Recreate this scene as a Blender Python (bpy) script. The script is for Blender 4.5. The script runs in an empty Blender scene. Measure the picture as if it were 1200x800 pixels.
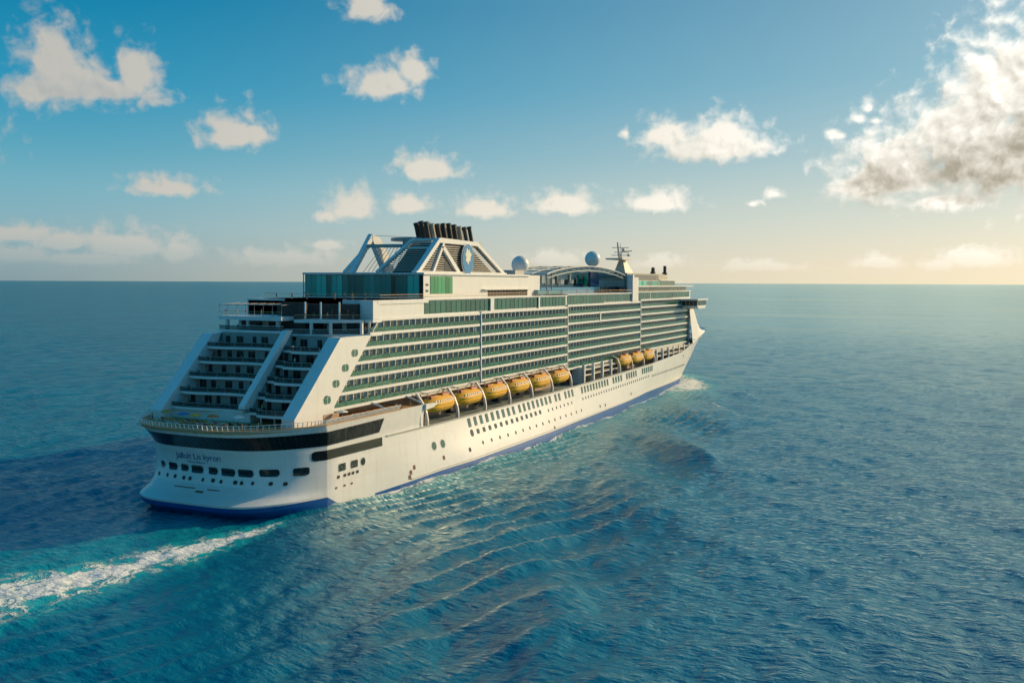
import bpy, bmesh, math, random
import numpy as np
from mathutils import Vector, Matrix
R = math.radians
rng = random.Random(7)
scene = bpy.context.scene
COL = scene.collection

# ------------------------------------------------------------------ camera
YAW, PITCH, ROLL = R(24.712), R(3.384), 0.0040
CAM = Vector((150.2, -179.7, 50.0))
f0 = Vector((-math.sin(YAW), math.cos(YAW), 0)); r0 = Vector((math.cos(YAW), math.sin(YAW), 0)); u0 = Vector((0, 0, 1))
fw = f0*math.cos(PITCH) - u0*math.sin(PITCH); up = u0*math.cos(PITCH) + f0*math.sin(PITCH)
rt = r0*math.cos(ROLL) + up*math.sin(ROLL); up = up*math.cos(ROLL) - r0*math.sin(ROLL)
cd = bpy.data.cameras.new('camera'); cam = bpy.data.objects.new('camera', cd); COL.objects.link(cam)
M4 = Matrix((rt, up, -fw)).transposed().to_4x4(); M4.translation = CAM
cam.matrix_world = M4
cd.sensor_width = 36; cd.lens = 36*1167/1200; cd.clip_start = 1; cd.clip_end = 300000
scene.camera = cam

# ------------------------------------------------------------------ light
SUN_EL = R(21); SUN_AZ = R(60) - YAW            # clockwise from +Y
sdir = Vector((math.sin(SUN_AZ)*math.cos(SUN_EL), math.cos(SUN_AZ)*math.cos(SUN_EL), math.sin(SUN_EL)))
sl = bpy.data.lights.new('sun', 'SUN'); sl.energy = 4.2; sl.angle = R(0.5); sl.color = (1, .73, .39)
so = bpy.data.objects.new('sun', sl); COL.objects.link(so); so.rotation_euler = sdir.to_track_quat('Z', 'Y').to_euler(); so.location = sdir*500
scene.view_settings.view_transform = 'Standard'; scene.view_settings.look = 'None'
scene.view_settings.exposure = 0.0; scene.view_settings.gamma = 1.0; scene.view_settings.use_curve_mapping = False
scene.cycles.use_denoising = True
scene.cycles.max_bounces = 6; scene.cycles.diffuse_bounces = 2; scene.cycles.glossy_bounces = 3; scene.cycles.transmission_bounces = 3
scene.cycles.transparent_max_bounces = 8; scene.cycles.caustics_reflective = False; scene.cycles.caustics_refractive = False
scene.cycles.sample_clamp_indirect = 4; scene.cycles.sample_clamp_direct = 3; scene.cycles.use_adaptive_sampling = True

# ------------------------------------------------------------------ world: sky and clouds
class NT:
    def __init__(s, tree): s.t = tree; s.l = tree.links
    def n(s, typ, ins=(), **kw):
        nd = s.t.nodes.new(typ)
        for k, v in kw.items(): setattr(nd, k, v)
        for i, v in (ins.items() if isinstance(ins, dict) else enumerate(ins)):
            if v is None: continue
            if isinstance(v, bpy.types.NodeSocket): s.l.new(v, nd.inputs[i])
            else: nd.inputs[i].default_value = v
        return nd
    def m(s, op, *a, clamp=False): return s.n('ShaderNodeMath', a, operation=op, use_clamp=clamp).outputs[0]
    def v(s, op, *a):
        nd = s.n('ShaderNodeVectorMath', a, operation=op)
        return nd.outputs['Value'] if op in ('LENGTH', 'DOT_PRODUCT', 'DISTANCE') else nd.outputs[0]
    def ramp(s, val, stops, interp='LINEAR'):
        nd = s.n('ShaderNodeValToRGB', (val,)); cr = nd.color_ramp; cr.interpolation = interp
        while len(cr.elements) < len(stops): cr.elements.new(.5)
        for e, (p, c) in zip(cr.elements, stops):
            e.position = p; e.color = (c, c, c, 1) if isinstance(c, (int, float)) else (*c, 1)
        return nd.outputs[0]
    def mix(s, fac, a, b, blend='MIX'):
        nd = s.t.nodes.new('ShaderNodeMix'); nd.data_type = 'RGBA'; nd.blend_type = blend
        for k, v in ((0, fac), (6, a), (7, b)):
            if isinstance(v, bpy.types.NodeSocket): s.l.new(v, nd.inputs[k])
            else: nd.inputs[k].default_value = v if k == 0 or len(v) == 4 else (*v, 1)
        return nd.outputs[2]
    def noise(s, vec, scale, detail=4, rough=.55, dist=0, dim='3D'):
        return s.n('ShaderNodeTexNoise', {'Vector': vec, 'Scale': scale, 'Detail': detail, 'Roughness': rough, 'Distortion': dist}, noise_dimensions=dim)
    def sstep(s, val, a, b):
        return s.n('ShaderNodeMapRange', {0: val, 1: a, 2: b, 3: 0., 4: 1.}, interpolation_type='SMOOTHSTEP').outputs[0]

w = bpy.data.worlds.new('World'); scene.world = w; w.use_nodes = True
w.node_tree.nodes.clear(); N = NT(w.node_tree)
w.cycles.sampling_method = 'MANUAL'; w.cycles.sample_map_resolution = 512
sky = N.n('ShaderNodeTexSky', sky_type='NISHITA'); sky.sun_disc = False
sky.sun_elevation = SUN_EL; sky.sun_rotation = SUN_AZ; sky.altitude = 0; sky.air_density = 1.0; sky.dust_density = 1.6; sky.ozone_density = 2.2
tc = N.n('ShaderNodeTexCoord').outputs['Generated']
sx = N.n('ShaderNodeSeparateXYZ', (tc,))
el = N.m('ARCSINE', sx.outputs[2])
az = N.m('SUBTRACT', N.m('ARCTAN2', sx.outputs[0], sx.outputs[1]), -YAW)      # azimuth right of the ship heading view
P = N.n('ShaderNodeCombineXYZ', (N.m('MULTIPLY', az, 57.2958), N.m('MULTIPLY', el, 57.2958), 0.)).outputs[0]
elev = N.m('MULTIPLY', el, 57.2958)
# clouds: (azimuth, elevation, half width, height above base line, depth below it, weight) in degrees of the sky dome
def deg(px, py):
    d = fw + rt*((px-600)/1167) - up*((py-400)/1167); d.normalize()
    return math.degrees(math.atan2(d.x, d.y) + YAW), math.degrees(math.asin(d.z))
K = 57.3/1167
CL = [(64, 82, 38, 62, 40), (86, 98, 54, 32, 26), (160, 92, 28, 44, 28), (112, 106, 80, 18, 17), (40, 108, 30, 24, 16), (272, 162, 40, 38, 14), (296, 158, 28, 18, 12), (195, 222, 50, 18, 8), (170, 214, 22, 14, 8),
      (448, 102, 48, 30, 14), (484, 86, 26, 26, 16), (430, 10, 34, 24, 14), (500, 203, 44, 28, 10), (412, 246, 36, 30, 14), (382, 254, 24, 15, 8),
      (479, 243, 32, 20, 8), (566, 247, 42, 22, 9), (578, 238, 18, 18, 10), (662, 243, 48, 22, 9), (655, 236, 22, 24, 10), (772, 241, 44, 22, 8), (776, 232, 20, 20, 10), (835, 178, 82, 34, 12), (780, 162, 34, 26, 12), (850, 160, 40, 30, 14), (733, 157, 11, 13, 9),
      (1168, 112, 66, 84, 60), (1128, 160, 82, 62, 46), (1050, 206, 74, 66, 32), (1010, 222, 46, 26, 14), (1180, 196, 110, 60, 36), (1240, 120, 90, 140, 110), (1110, 238, 60, 14, 9),
      (1018, 128, 14, 20, 10), (1006, 140, 18, 12, 10), (1026, 142, 16, 9, 7), (984, 160, 20, 9, 6), (974, 156, 10, 8, 5), (908, 228, 18, 11, 6), (882, 239, 13, 7, 5),
      (150, 290, 66, 26, 14), (75, 286, 40, 20, 10), (20, 276, 50, 16, 9), (18, 300, 50, 13, 9), (100, 304, 70, 10, 8), (212, 297, 28, 20, 10), (382, 288, 26, 10, 6), (330, 304, 80, 14, 9),
      (1145, 306, 44, 18, 8), (1100, 311, 26, 9, 6), (1030, 309, 34, 12, 7), (648, 306, 46, 16, 8), (890, 313, 60, 9, 6), (500, 309, 36, 9, 6), (770, 310, 34, 12, 7),
      (1360, 200, 130, 120, 60), (-160, 170, 110, 60, 24), (-320, 60, 140, 80, 30), (1500, 60, 120, 90, 40)]
DX, DY = 1.0, 1.25                                # step toward the sun, degrees
field = field2 = None
P2 = N.v('ADD', P, (DX, DY, 0))
for px, py, hw, hu, hd in CL:
    a, e = deg(px, py)
    sc = (1/(hw*K), 1/(hu*K), 0)
    def lobe(V):
        q = N.v('MULTIPLY_ADD', V, sc, (-a*sc[0], -e*sc[1], 0))
        return N.v('LENGTH', N.v('MAXIMUM', q, N.v('MULTIPLY', q, (-1, -hu/hd, 0))))
    sm = lambda f, d, k: d if f is None else N.n('ShaderNodeMath', (f, d, k), operation='SMOOTH_MIN').outputs[0]
    dl = lobe(P)
    if hw <= 24 and hu <= 26: dl = N.m('ADD', dl, .32)       # small scraps stay thin
    field = sm(field, dl, .2)
    if hw > 60 and hu > 32: field2 = sm(field2, lobe(P2), .3)
warp = N.noise(P, .5, 3, .5)
Pw = N.v('MULTIPLY_ADD', N.v('SUBTRACT', warp.outputs['Color'], (.5, .5, .5)), (1.1, .8, .6), P)
def puff(vec, det, sc_=.85):                       # cauliflower heads: rounded cells at several sizes
    v = N.n('ShaderNodeTexVoronoi', {'Vector': vec, 'Scale': sc_, 'Detail': det, 'Roughness': .5, 'Lacunarity': 2.2}, voronoi_dimensions='2D', feature='F1', normalize=True)
    return N.m('SUBTRACT', 1., v.outputs['Distance'])
n1 = N.noise(Pw, 1.0, 7, .54).outputs['Fac']
p1 = puff(Pw, 2.)
off = N.v('ADD', Pw, (.26, .30, 0))                # the sun stands to the right and above
p2 = puff(off, 2.)
n2 = N.noise(off, 1.0, 3, .55).outputs['Fac']; n3 = N.noise(Pw, 1.0, 3, .55).outputs['Fac']
dens = N.m('ADD', N.m('SUBTRACT', 1.08, field), N.m('ADD', N.m('MULTIPLY', N.m('SUBTRACT', n1, .5), 2.3), N.m('MULTIPLY', N.m('SUBTRACT', p1, .62), .5)))
dens = N.m('ADD', dens, N.m('MULTIPLY', N.m('MAXIMUM', N.m('SUBTRACT', .62, field), 0.), 1.5))
alpha = N.sstep(dens, -.12, .95)
core = N.sstep(dens, .35, 1.25)
side = N.m('SUBTRACT', N.m('MINIMUM', field2, 1.5), N.m('MINIMUM', field, 1.2))     # flank facing the sun
light = N.m('ADD', .66, N.m('ADD', N.m('MULTIPLY', N.m('SUBTRACT', p1, p2), .6), N.m('MULTIPLY', N.m('SUBTRACT', n3, n2), 1.15)))
light = N.m('ADD', light, N.m('MULTIPLY', side, .55))
csun = N.m('COSINE', N.m('SUBTRACT', az, R(60)))
light = N.m('ADD', N.m('SUBTRACT', light, N.m('MULTIPLY', core, .22)), N.m('MULTIPLY', N.sstep(csun, .6, .85), .17))
deepf = None                                       # thick bases where the sunlight does not come through
for px, py, hw, hu, hd in ((1190, 194, 90, 32, 42), (1120, 200, 54, 20, 30), (1036, 208, 36, 18, 20), (90, 106, 80, 14, 18), (1270, 190, 90, 60, 40)):
    a, e = deg(px, py); sc = (1/(hw*K), 1/(hu*K), 0)
    q = N.v('MULTIPLY_ADD', Pw, sc, (-a*sc[0], -e*sc[1], 0)); d = N.v('LENGTH', q)
    deepf = d if deepf is None else N.n('ShaderNodeMath', (deepf, d, .25), operation='SMOOTH_MIN').outputs[0]
deepf = N.sstep(N.m('ADD', deepf, N.m('MULTIPLY', N.m('SUBTRACT', n1, .5), .7)), 1.5, .1)
light = N.m('SUBTRACT', light, N.m('MULTIPLY', deepf, N.m('ADD', .40, N.m('MULTIPLY', N.m('SUBTRACT', n3, .4), 1.0))), clamp=True)
azn = N.n('ShaderNodeMapRange', {0: csun, 1: .06, 2: .86, 3: 0., 4: 1.}).outputs[0]; azn = N.m('POWER', azn, N.m('ADD', 1.1, N.m('DIVIDE', N.m('MINIMUM', N.m('MAXIMUM', elev, 0.), 30.), 18.)))
def lin(c): return tuple((x/255/12.92 if x < 10 else ((x/255+.055)/1.055)**2.4)*10 for x in c)
lit = N.ramp(azn, [(0, (.055, .053, .048)), (.45, (.086, .080, .068)), (.8, (.118, .112, .100)), (1, (.130, .125, .112))])
shd = N.ramp(azn, [(0, (.036, .040, .040)), (.45, (.054, .055, .050)), (.8, (.046, .041, .032)), (1, (.040, .035, .026))])
ccol = N.v('SCALE', N.mix(light, shd, lit)); ccol.node.inputs['Scale'].default_value = 100.
# a clear tropical sky: pale and warm low on the sun's side, deep teal overhead and away from it
ev = N.m('DIVIDE', elev, 90., clamp=True)
def grad(st): 
    o = N.v('SCALE', N.ramp(ev, [(e/90, tuple(x/10 for x in lin(c))) for e, c in st])); o.node.inputs['Scale'].default_value = 10.; return o
skyL = grad([(0, (136, 160, 166)), (.8, (142, 166, 172)), (3, (138, 178, 189)), (5, (120, 177, 194)), (7, (92, 166, 190)), (10, (46, 150, 186)), (15, (0, 128, 170)), (26, (20, 124, 170)), (90, (24, 96, 146))])
skyR = grad([(0, (255, 238, 202)), (.8, (255, 236, 204)), (3, (234, 229, 209)), (7, (188, 207, 208)), (11, (150, 190, 204)), (15, (136, 177, 197)), (26, (104, 162, 192)), (90, (24, 96, 146))])
skyc = N.mix(azn, skyL, skyR)
phys = N.mix(1.0, sky.outputs[0], (.55, 1.0, 1.05), 'MULTIPLY')
skyc = N.mix(.05, skyc, phys)
glow = N.m('POWER', N.m('MAXIMUM', N.v('DOT_PRODUCT', tc, tuple(sdir)), 0.), 20.)     # aureole round the low sun
skyc = N.n('ShaderNodeVectorMath', {0: glow, 1: (20, 16, 10.5), 2: skyc}, operation='MULTIPLY_ADD').outputs[0]
fade = N.m('MULTIPLY', alpha, N.sstep(elev, -.1, 3.2))
fade = N.m('MULTIPLY', fade, .94)
final = N.mix(fade, skyc, ccol)
bg = N.n('ShaderNodeBackground', {0: final, 1: .1})
N.n('ShaderNodeOutputWorld', {0: bg.outputs[0]})

# ------------------------------------------------------------------ materials
MATS = {}
def mat(name, col, rough=.5, metal=0., spec=.5, var=.0, vscale=.5, dirt=0., island=0., transparent=0., bump=0., emit=None):
    if name in MATS: return MATS[name]
    m = bpy.data.materials.new(name); m.use_nodes = True; m.node_tree.nodes.clear(); n = NT(m.node_tree)
    pos = n.n('ShaderNodeNewGeometry')
    c = (*col, 1)
    csock = None
    if var > 0:
        nz = n.noise(pos.outputs['Position'], vscale, 5, .6).outputs['Fac']
        lo = tuple(x*(1-var) for x in col); hi = tuple(min(1, x*(1+var)) for x in col)
        csock = n.ramp(nz, [(.25, lo), (.75, hi)])
    if island > 0:
        f = pos.outputs['Random Per Island']
        k = n.n('ShaderNodeMapRange', {0: f, 3: 1-island, 4: 1+island}).outputs[0]
        csock = n.mix(1., csock if csock else c, n.n('ShaderNodeCombineXYZ', (k, k, k)).outputs[0], 'MULTIPLY')
    if dirt > 0:                                   # vertical run-off streaks and salt film
        sc = n.v('MULTIPLY', pos.outputs['Position'], (.9, .9, .07))
        st = n.noise(sc, 1.0, 6, .7).outputs['Fac']
        k = n.n('ShaderNodeMapRange', {0: st, 1: .52, 2: .75, 3: 0., 4: dirt}).outputs[0]
        csock = n.mix(k, csock if csock else c, tuple(x*y for x, y in zip(col, (.62, .54, .42))))
    if name == 'hull_paint':                       # shell plating: faint seams and plates that took the paint differently
        yz = n.n('ShaderNodeSeparateXYZ', (pos.outputs['Position'],)).outputs
        bv = n.n('ShaderNodeCombineXYZ', (yz[1], yz[2], 0.)).outputs[0]
        br = n.n('ShaderNodeTexBrick', {'Vector': bv, 'Color1': (1, 1, 1, 1), 'Color2': (.96, .955, .94, 1), 'Mortar': (.90, .89, .86, 1), 'Scale': 1., 'Mortar Size': .035, 'Mortar Smooth': .6, 'Brick Width': 9., 'Row Height': 2.6})
        csock = n.mix(1., csock, br.outputs[0], 'MULTIPLY')
    b = n.n('ShaderNodeBsdfPrincipled', {'Base Color': csock if csock else c, 'Roughness': rough, 'Metallic': metal, 'Specular IOR Level': spec})
    if bump > 0:
        bn = n.n('ShaderNodeBump', {'Height': n.noise(pos.outputs['Position'], .25, 3, .5).outputs['Fac'], 'Strength': bump, 'Distance': 1.})
        n.l.new(bn.outputs[0], b.inputs['Normal'])
    out = b.outputs[0]
    if transparent > 0:
        t = n.n('ShaderNodeBsdfTransparent', {0: (*[min(1, .6+.4*x/max(col)) for x in col], 1)})
        out = n.n('ShaderNodeMixShader', {0: transparent, 1: out, 2: t.outputs[0]}).outputs[0]
    n.n('ShaderNodeOutputMaterial', {0: out})
    MATS[name] = m; return m
white = mat('white_paint', (.76, .75, .72), .38, var=.04, vscale=.3, dirt=.22)
hullw = mat('hull_paint', (.78, .77, .74), .34, var=.04, vscale=.08, dirt=.3, bump=.03)
warmlit = mat('warm_lit_post', (.74, .50, .29), .6, var=.2)  # tan rail posts with warm sunlight put into their colour
cream = mat('cabin_paint', (.70, .66, .58), .5, var=.06, vscale=.4)
stripe = mat('blue_boot_paint', (.002, .085, .31), .35, var=.15, vscale=.3)
fendr = mat('grey_fender', (.42, .42, .38), .6)
band = mat('black_glass', (.006, .007, .008), .2, spec=.3, island=.3)
teal = mat('teal_glass', (.004, .36, .28), .09, island=.85)
green = mat('green_glass', (.022, .105, .075), .12, island=.3)
rail_g = mat('balcony_glass', (.022, .125, .08), .16, island=.25, transparent=.12)
clear = mat('rail_glass', (.03, .045, .042), .15, transparent=.45)
dark = mat('dark_glass', (.012, .018, .02), .12, island=.6)
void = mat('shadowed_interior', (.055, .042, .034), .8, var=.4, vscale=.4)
warm = mat('promenade_wall', (.42, .29, .21), .7, var=.35, vscale=.35)
teak = mat('teak_deck', (.48, .27, .11), .6, var=.2, vscale=1.2)
deckp = mat('deck_paint', (.22, .27, .27), .6, var=.15, vscale=.5)
steel = mat('grey_steel', (.34, .35, .34), .45, var=.1)
soot = mat('funnel_black', (.045, .042, .036), .5, var=.3, vscale=.6)
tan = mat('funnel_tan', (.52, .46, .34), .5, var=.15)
louv = mat('louvre_paint', (.46, .43, .38), .5, var=.1)
logo_b = mat('emblem_blue', (.002, .19, .42), .35)
logo_w = mat('emblem_pale', (.74, .70, .55), .4)
ink = mat('lettering_blue', (.05, .11, .32), .4)
yell = mat('boat_yellow', (.88, .47, .006), .33, var=.05)
oran = mat('boat_orange', (.86, .43, .03), .4, var=.06)
pale = mat('boat_cream', (.80, .52, .14), .35)
red = mat('red_cover', (.33, .075, .02), .6)
wick = mat('dark_wicker', (.07, .036, .022), .7, var=.3, vscale=3)
poolb = mat('pool_blue', (.02, .19, .36), .3)
deepb = mat('screen_blue', (.008, .055, .17), .2)
rust = mat('rust_mark', (.24, .11, .06), .8, var=.4, vscale=2)

# ------------------------------------------------------------------ mesh helpers
class MB:
    def __init__(s): s.v = []; s.f = []; s.mi = []; s.cur = 0
    def add(s, vs, fs, mi=None):
        o = len(s.v); s.v += [tuple(p) for p in vs]; s.f += [tuple(i+o for i in f) for f in fs]; s.mi += [s.cur if mi is None else mi]*len(fs); return s
    def box(s, x0, x1, y0, y1, z0, z1, mi=None):
        vs = [(x, y, z) for z in (z0, z1) for y in (y0, y1) for x in (x0, x1)]
        return s.add(vs, [(0, 2, 3, 1), (4, 5, 7, 6), (0, 1, 5, 4), (2, 6, 7, 3), (0, 4, 6, 2), (1, 3, 7, 5)], mi)
    def loft(s, rings, closed=True, caps=True, mi=None):
        n = len(rings[0]); vs = [p for r in rings for p in r]; fs = []
        for i in range(len(rings)-1):
            for j in range(n if closed else n-1):
                k = (j+1) % n
                fs.append((i*n+j, i*n+k, (i+1)*n+k, (i+1)*n+j))
        if caps: fs += [tuple(range(n))[::-1], tuple((len(rings)-1)*n+j for j in range(n))]
        return s.add(vs, fs, mi)
    def prism(s, poly, axis, a, b, mi=None):          # polygon in the two other axes, extruded along axis
        def pt(p, c): return {'x': (c, p[0], p[1]), 'y': (p[0], c, p[1]), 'z': (p[0], p[1], c)}[axis]
        return s.loft([[pt(p, a) for p in poly], [pt(p, b) for p in poly]], mi=mi)
    def tube(s, pts, r, n=6, mi=None, r1=None):
        pts = [Vector(p) for p in pts]; rings = []
        for i, p in enumerate(pts):
            d = (pts[min(i+1, len(pts)-1)] - pts[max(i-1, 0)]).normalized()
            a = d.cross(Vector((0, 0, 1)) if abs(d.z) < .95 else Vector((1, 0, 0))).normalized(); b = d.cross(a)
            rr = r if r1 is None else r + (r1-r)*i/(len(pts)-1)
            rings.append([p + a*math.cos(2*math.pi*k/n)*rr + b*math.sin(2*math.pi*k/n)*rr for k in range(n)])
        return s.loft(rings, mi=mi)
    def bar(s, p0, p1, wd, ht, mi=None, upv=(0, 0, 1)):  # rectangular bar
        p0, p1 = Vector(p0), Vector(p1); d = (p1-p0).normalized(); a = d.cross(Vector(upv)).normalized(); b = a.cross(d)
        return s.loft([[p + a*x*wd/2 + b*z*ht/2 for x, z in ((-1, -1), (1, -1), (1, 1), (-1, 1))] for p in (p0, p1)], mi=mi)
    def lathe(s, prof, c=(0, 0, 0), n=12, mi=None):
        return s.loft([[(c[0]+r*math.cos(2*math.pi*k/n), c[1]+r*math.sin(2*math.pi*k/n), c[2]+z) for k in range(n)] for r, z in prof], mi=mi)
    def ball(s, c, r, n=16, m=10, mi=None, sz=1):
        return s.lathe([(max(.001, r*math.sin(math.pi*i/m)), -r*sz*math.cos(math.pi*i/m)) for i in range(m+1)], c, n, mi)
    def put(s, other, loc, rz=0, sc=1):
        c, t = math.cos(rz), math.sin(rz); o = len(s.v)
        s.v += [(loc[0]+sc*(x*c-y*t), loc[1]+sc*(x*t+y*c), loc[2]+sc*z) for x, y, z in other.v]
        s.f += [tuple(i+o for i in f) for f in other.f]; s.mi += other.mi; return s
    def mesh(s, name, ms, smooth=False):
        me = bpy.data.meshes.new(name); me.from_pydata(s.v, [], s.f)
        for m in (ms if isinstance(ms, (list, tuple)) else [ms]): me.materials.append(m)
        me.polygons.foreach_set('material_index', s.mi)
        bm = bmesh.new(); bm.from_mesh(me); bmesh.ops.recalc_face_normals(bm, faces=bm.faces); bm.to_mesh(me); bm.free()
        if smooth:
            me.polygons.foreach_set('use_smooth', [True]*len(me.polygons))
            me.set_sharp_from_angle(angle=R(38))
        me.update(); return me
    def build(s, name, ms, parent=None, smooth=False, loc=None):
        return link(name, s.mesh(name, ms, smooth), parent, loc)
def link(name, me, parent=None, loc=None, rz=0):
    o = bpy.data.objects.new(name, me); COL.objects.link(o); o.parent = parent
    if loc is not None: o.location = loc
    o.rotation_euler.z = rz
    return o
def tag(o, label=None, cat=None, group=None, kind=None):
    for k, v in (('label', label), ('category', cat), ('group', group), ('kind', kind)):
        if v: o[k] = v
    return o
def many(name, items, ms, parent, limit=100, smooth=False):
    """items = [(MB prototype key, loc, rz)], nearest first; beyond the limit one merged part"""
    cache = {}
    for i, (p, loc, rz) in enumerate(items[:limit]):
        if id(p) not in cache: cache[id(p)] = p.mesh(name, ms, smooth)
        link(name, cache[id(p)], parent, loc, rz)
    if len(items) > limit:
        b = MB()
        for p, loc, rz in items[limit:]: b.put(p, loc, rz)
        tag(b.build(name, ms, parent, smooth), kind='stuff')

# ------------------------------------------------------------------ hull form
I = np.interp
ZT = [-4, 0, 1.8, 3.2, 4.4, 6, 9, 12, 14.5, 17.3, 19]
def yc(z): return float(I(z, ZT, [-13, -16, -18.6, -19, -15.2, -13, -12, -13.2, -15, -18.2, -20]))
def ys(z): return float(I(z, ZT, [0, 0, 0, 0, 0, 0, 0, 0, 0, -1, -2]))
def ex(z): return float(I(z, ZT, [3.6, 4, 4.6, 4.8, 4.8, 5, 5, 4.2, 3.6, 3.3, 3.3]))
YW = [-8, 0, 17, 31, 60, 90, 115, 143, 190, 216, 250, 289, 305, 320, 335, 347, 355]
WL = [22.6, 23, 23.6, 25.5, 28.6, 29.6, 29.4, 28.4, 27, 26, 23.6, 20.6, 18.8, 15.4, 10.8, 6, 0]
Y14 = [-8, 0, 17, 45, 90, 200, 250, 290, 305, 320, 335, 350, 362, 367]
W14 = [22.6, 23.0, 23.6, 24.4, 25.4, 25.2, 24.6, 23.4, 22.4, 20.8, 18, 13, 6, 0]
Y25 = [-8, 0, 17, 45, 200, 290, 320, 335, 350, 365, 378, 383, 385]
W25 = [24.0, 24.2, 24.4, 24.6, 25.2, 24.8, 23.9, 22.9, 21, 17.4, 10.5, 5.5, 0]
def ystem(z): return float(I(z, [-4, 0, 14, 25, 27], [353, 355, 367, 385, 387]))
def Wd(y, z):
    a, b, c = I(y, YW, WL), I(y, Y14, W14), I(y, Y25, W25)
    if z <= 14: t = max(-.15, z/14); t = t*t*(3-2*t)*.4 + t*.6; return float(a + (b-a)*t)
    return float(b + (c-b)*min(1, (z-14)/ (5 if y < 60 else 11)))
def ystern(x, z):
    W = Wd(ys(z), z); return yc(z) + (ys(z)-yc(z))*min(1, abs(x)/W)**ex(z)
def sheer(y): return float(I(y, [-30, 46, 160, 241, 290, 303, 318, 330, 345, 390], [13.3, 13.3, 14.2, 15.2, 16.6, 17.9, 20.2, 22.6, 24.6, 26]))
def hside(y, z, o=0.): return (Wd(y, z)+o, y, z)
def hstern(x, z, o=0.):
    if not o: return (x, ystern(x, z), z)
    e = .05; gx = (ystern(x+e, z)-ystern(x-e, z))/(2*e); gz = (ystern(x, z+e)-ystern(x, z-e))/(2*e); l = math.sqrt(1+gx*gx+gz*gz)
    return (x+o*gx/l, ystern(x, z)-o/l, z+o*gz/l)
TS = np.linspace(0, 1, 90)
FS = np.sin(np.linspace(-1, 1, 65)*math.pi/2)
def ring(z, ymax=None, zt=None):
    """starboard bow -> ... ring of the hull at height z (zt(y): height along the side)"""
    W = Wd(ys(z), z); stern = [hstern(f*W, z) for f in FS]
    a, b = ys(z), (ystem(z) if ymax is None else ymax)
    side = []
    for t in TS[1:]:
        y = a + (b-a)*t; zz = zt(y) if zt else z
        if zt: b2 = ystem(zz) if ymax is None else ymax; y = a+(b2-a)*t; zz = zt(y)
        side.append((max(Wd(y, zz), 0.02), y, zz))
    port = [(-x, y, zz) for x, y, zz in side]
    return port[::-1] + stern + side
ship = bpy.data.objects.new('cruise_ship', None); COL.objects.link(ship)
tag(ship, 'huge white cruise ship with green glass balconies under way on the blue sea', 'cruise ship')
h = MB()
lv = [-4, -1, 0, .5, 1, 1.8, 2.3, 2.8, 3.2, 3.5, 3.8, 4.1, 4.4, 5, 6, 7.5, 9, 10.5, 12]
rings = [ring(z) for z in lv]
for k in (.25, .5, .75, 1.): rings.append(ring(12+1.3*k, zt=lambda y, k=k: 12+(sheer(y)-12)*k))
n = len(rings[0])
for i in range(len(rings)-1):
    z0 = lv[i] if i < len(lv) else 13
    for j in range(n-1):
        q = [rings[i][j], rings[i][j+1], rings[i+1][j+1], rings[i+1][j]]
        h.add(q, [(0, 1, 2, 3)], 0)
# upper stern: from the rub rail up to the aft deck
YE = 40
ur = [ring(z, ymax=YE) for z in (13.3, 13.9, 14.5, 15.4, 16.4, 17.3, 18.0, 18.9, 19.0)]
for i in range(len(ur)-1):
    for j in range(n-1): h.add([ur[i][j], ur[i][j+1], ur[i+1][j+1], ur[i+1][j]], [(0, 1, 2, 3)], 0)
me = h.mesh('hull', [hullw])
bm = bmesh.new(); bm.from_mesh(me); bmesh.ops.remove_doubles(bm, verts=bm.verts, dist=.004); bmesh.ops.recalc_face_normals(bm, faces=bm.faces); bm.to_mesh(me); bm.free()
me.polygons.foreach_set('use_smooth', [True]*len(me.polygons)); me.set_sharp_from_angle(angle=R(30))
hull = link('hull', me, ship)
# boot stripe: a painted band, 40 mm plate proud of the shell
b = MB()
def strip(b, cols, mi=0):
    for i in range(len(cols)-1):
        a, c = cols[i], cols[i+1]
        for j in range(len(a)-1): b.add([a[j], c[j], c[j+1], a[j+1]], [(0, 1, 2, 3)], mi)
zz = (-2.6, -1.2, 0, .4, .8, 1.2, 1.6, 1.9, 2.2, 2.5, 2.8)
cols = [[hstern(f*Wd(0, z), z, .06) for z in zz] for f in FS]
for y in np.linspace(0.4, 5, 5): cols.append([hside(y, z*(1-y/5.2)-.02, .06) for z in zz])   # tapers out past the corner
strip(b, cols)
for sg in (1, -1):
    zt = lambda y: float(I(y, [18, 45, 90, 200, 230, 300, 345], [.3, 1.4, 2.1, 2.7, 3.3, 2.6, 2.3]))
    strip(b, [[(sg*p[0], p[1], p[2]) for p in (hside(y, z, .06) for z in (-2.6, 0, zt(y)*.5, zt(y)))] for y in np.linspace(18, 344, 110)])
b.build('waterline_stripe', stripe, ship, True)
for sg in (1, -1):   # grey rub rail at the top of the lower hull, white one above the boot stripe
    b = MB()
    for i, y in enumerate(np.linspace(23, 240, 60)[:-1]):
        y2 = y + 217/59; p, q = hside(y, sheer(y)-.1, .12), hside(y2, sheer(y2)-.1, .12)
        b.bar((sg*p[0], *p[1:]), (sg*q[0], *q[1:]), .3, .32)
    b.build('rub_rail', fendr, ship)
for sg in (1, -1):
    b = MB()
    for y in np.linspace(32, 330, 70)[:-1]:
        y2 = y + 298/69; p, q = hside(y, zt(y)+.5, .1), hside(y2, zt(y2)+.5, .1)
        b.bar((sg*p[0], *p[1:]), (sg*q[0], *q[1:]), .22, .22)
    b.build('fender_rail', cream, ship)
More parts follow.
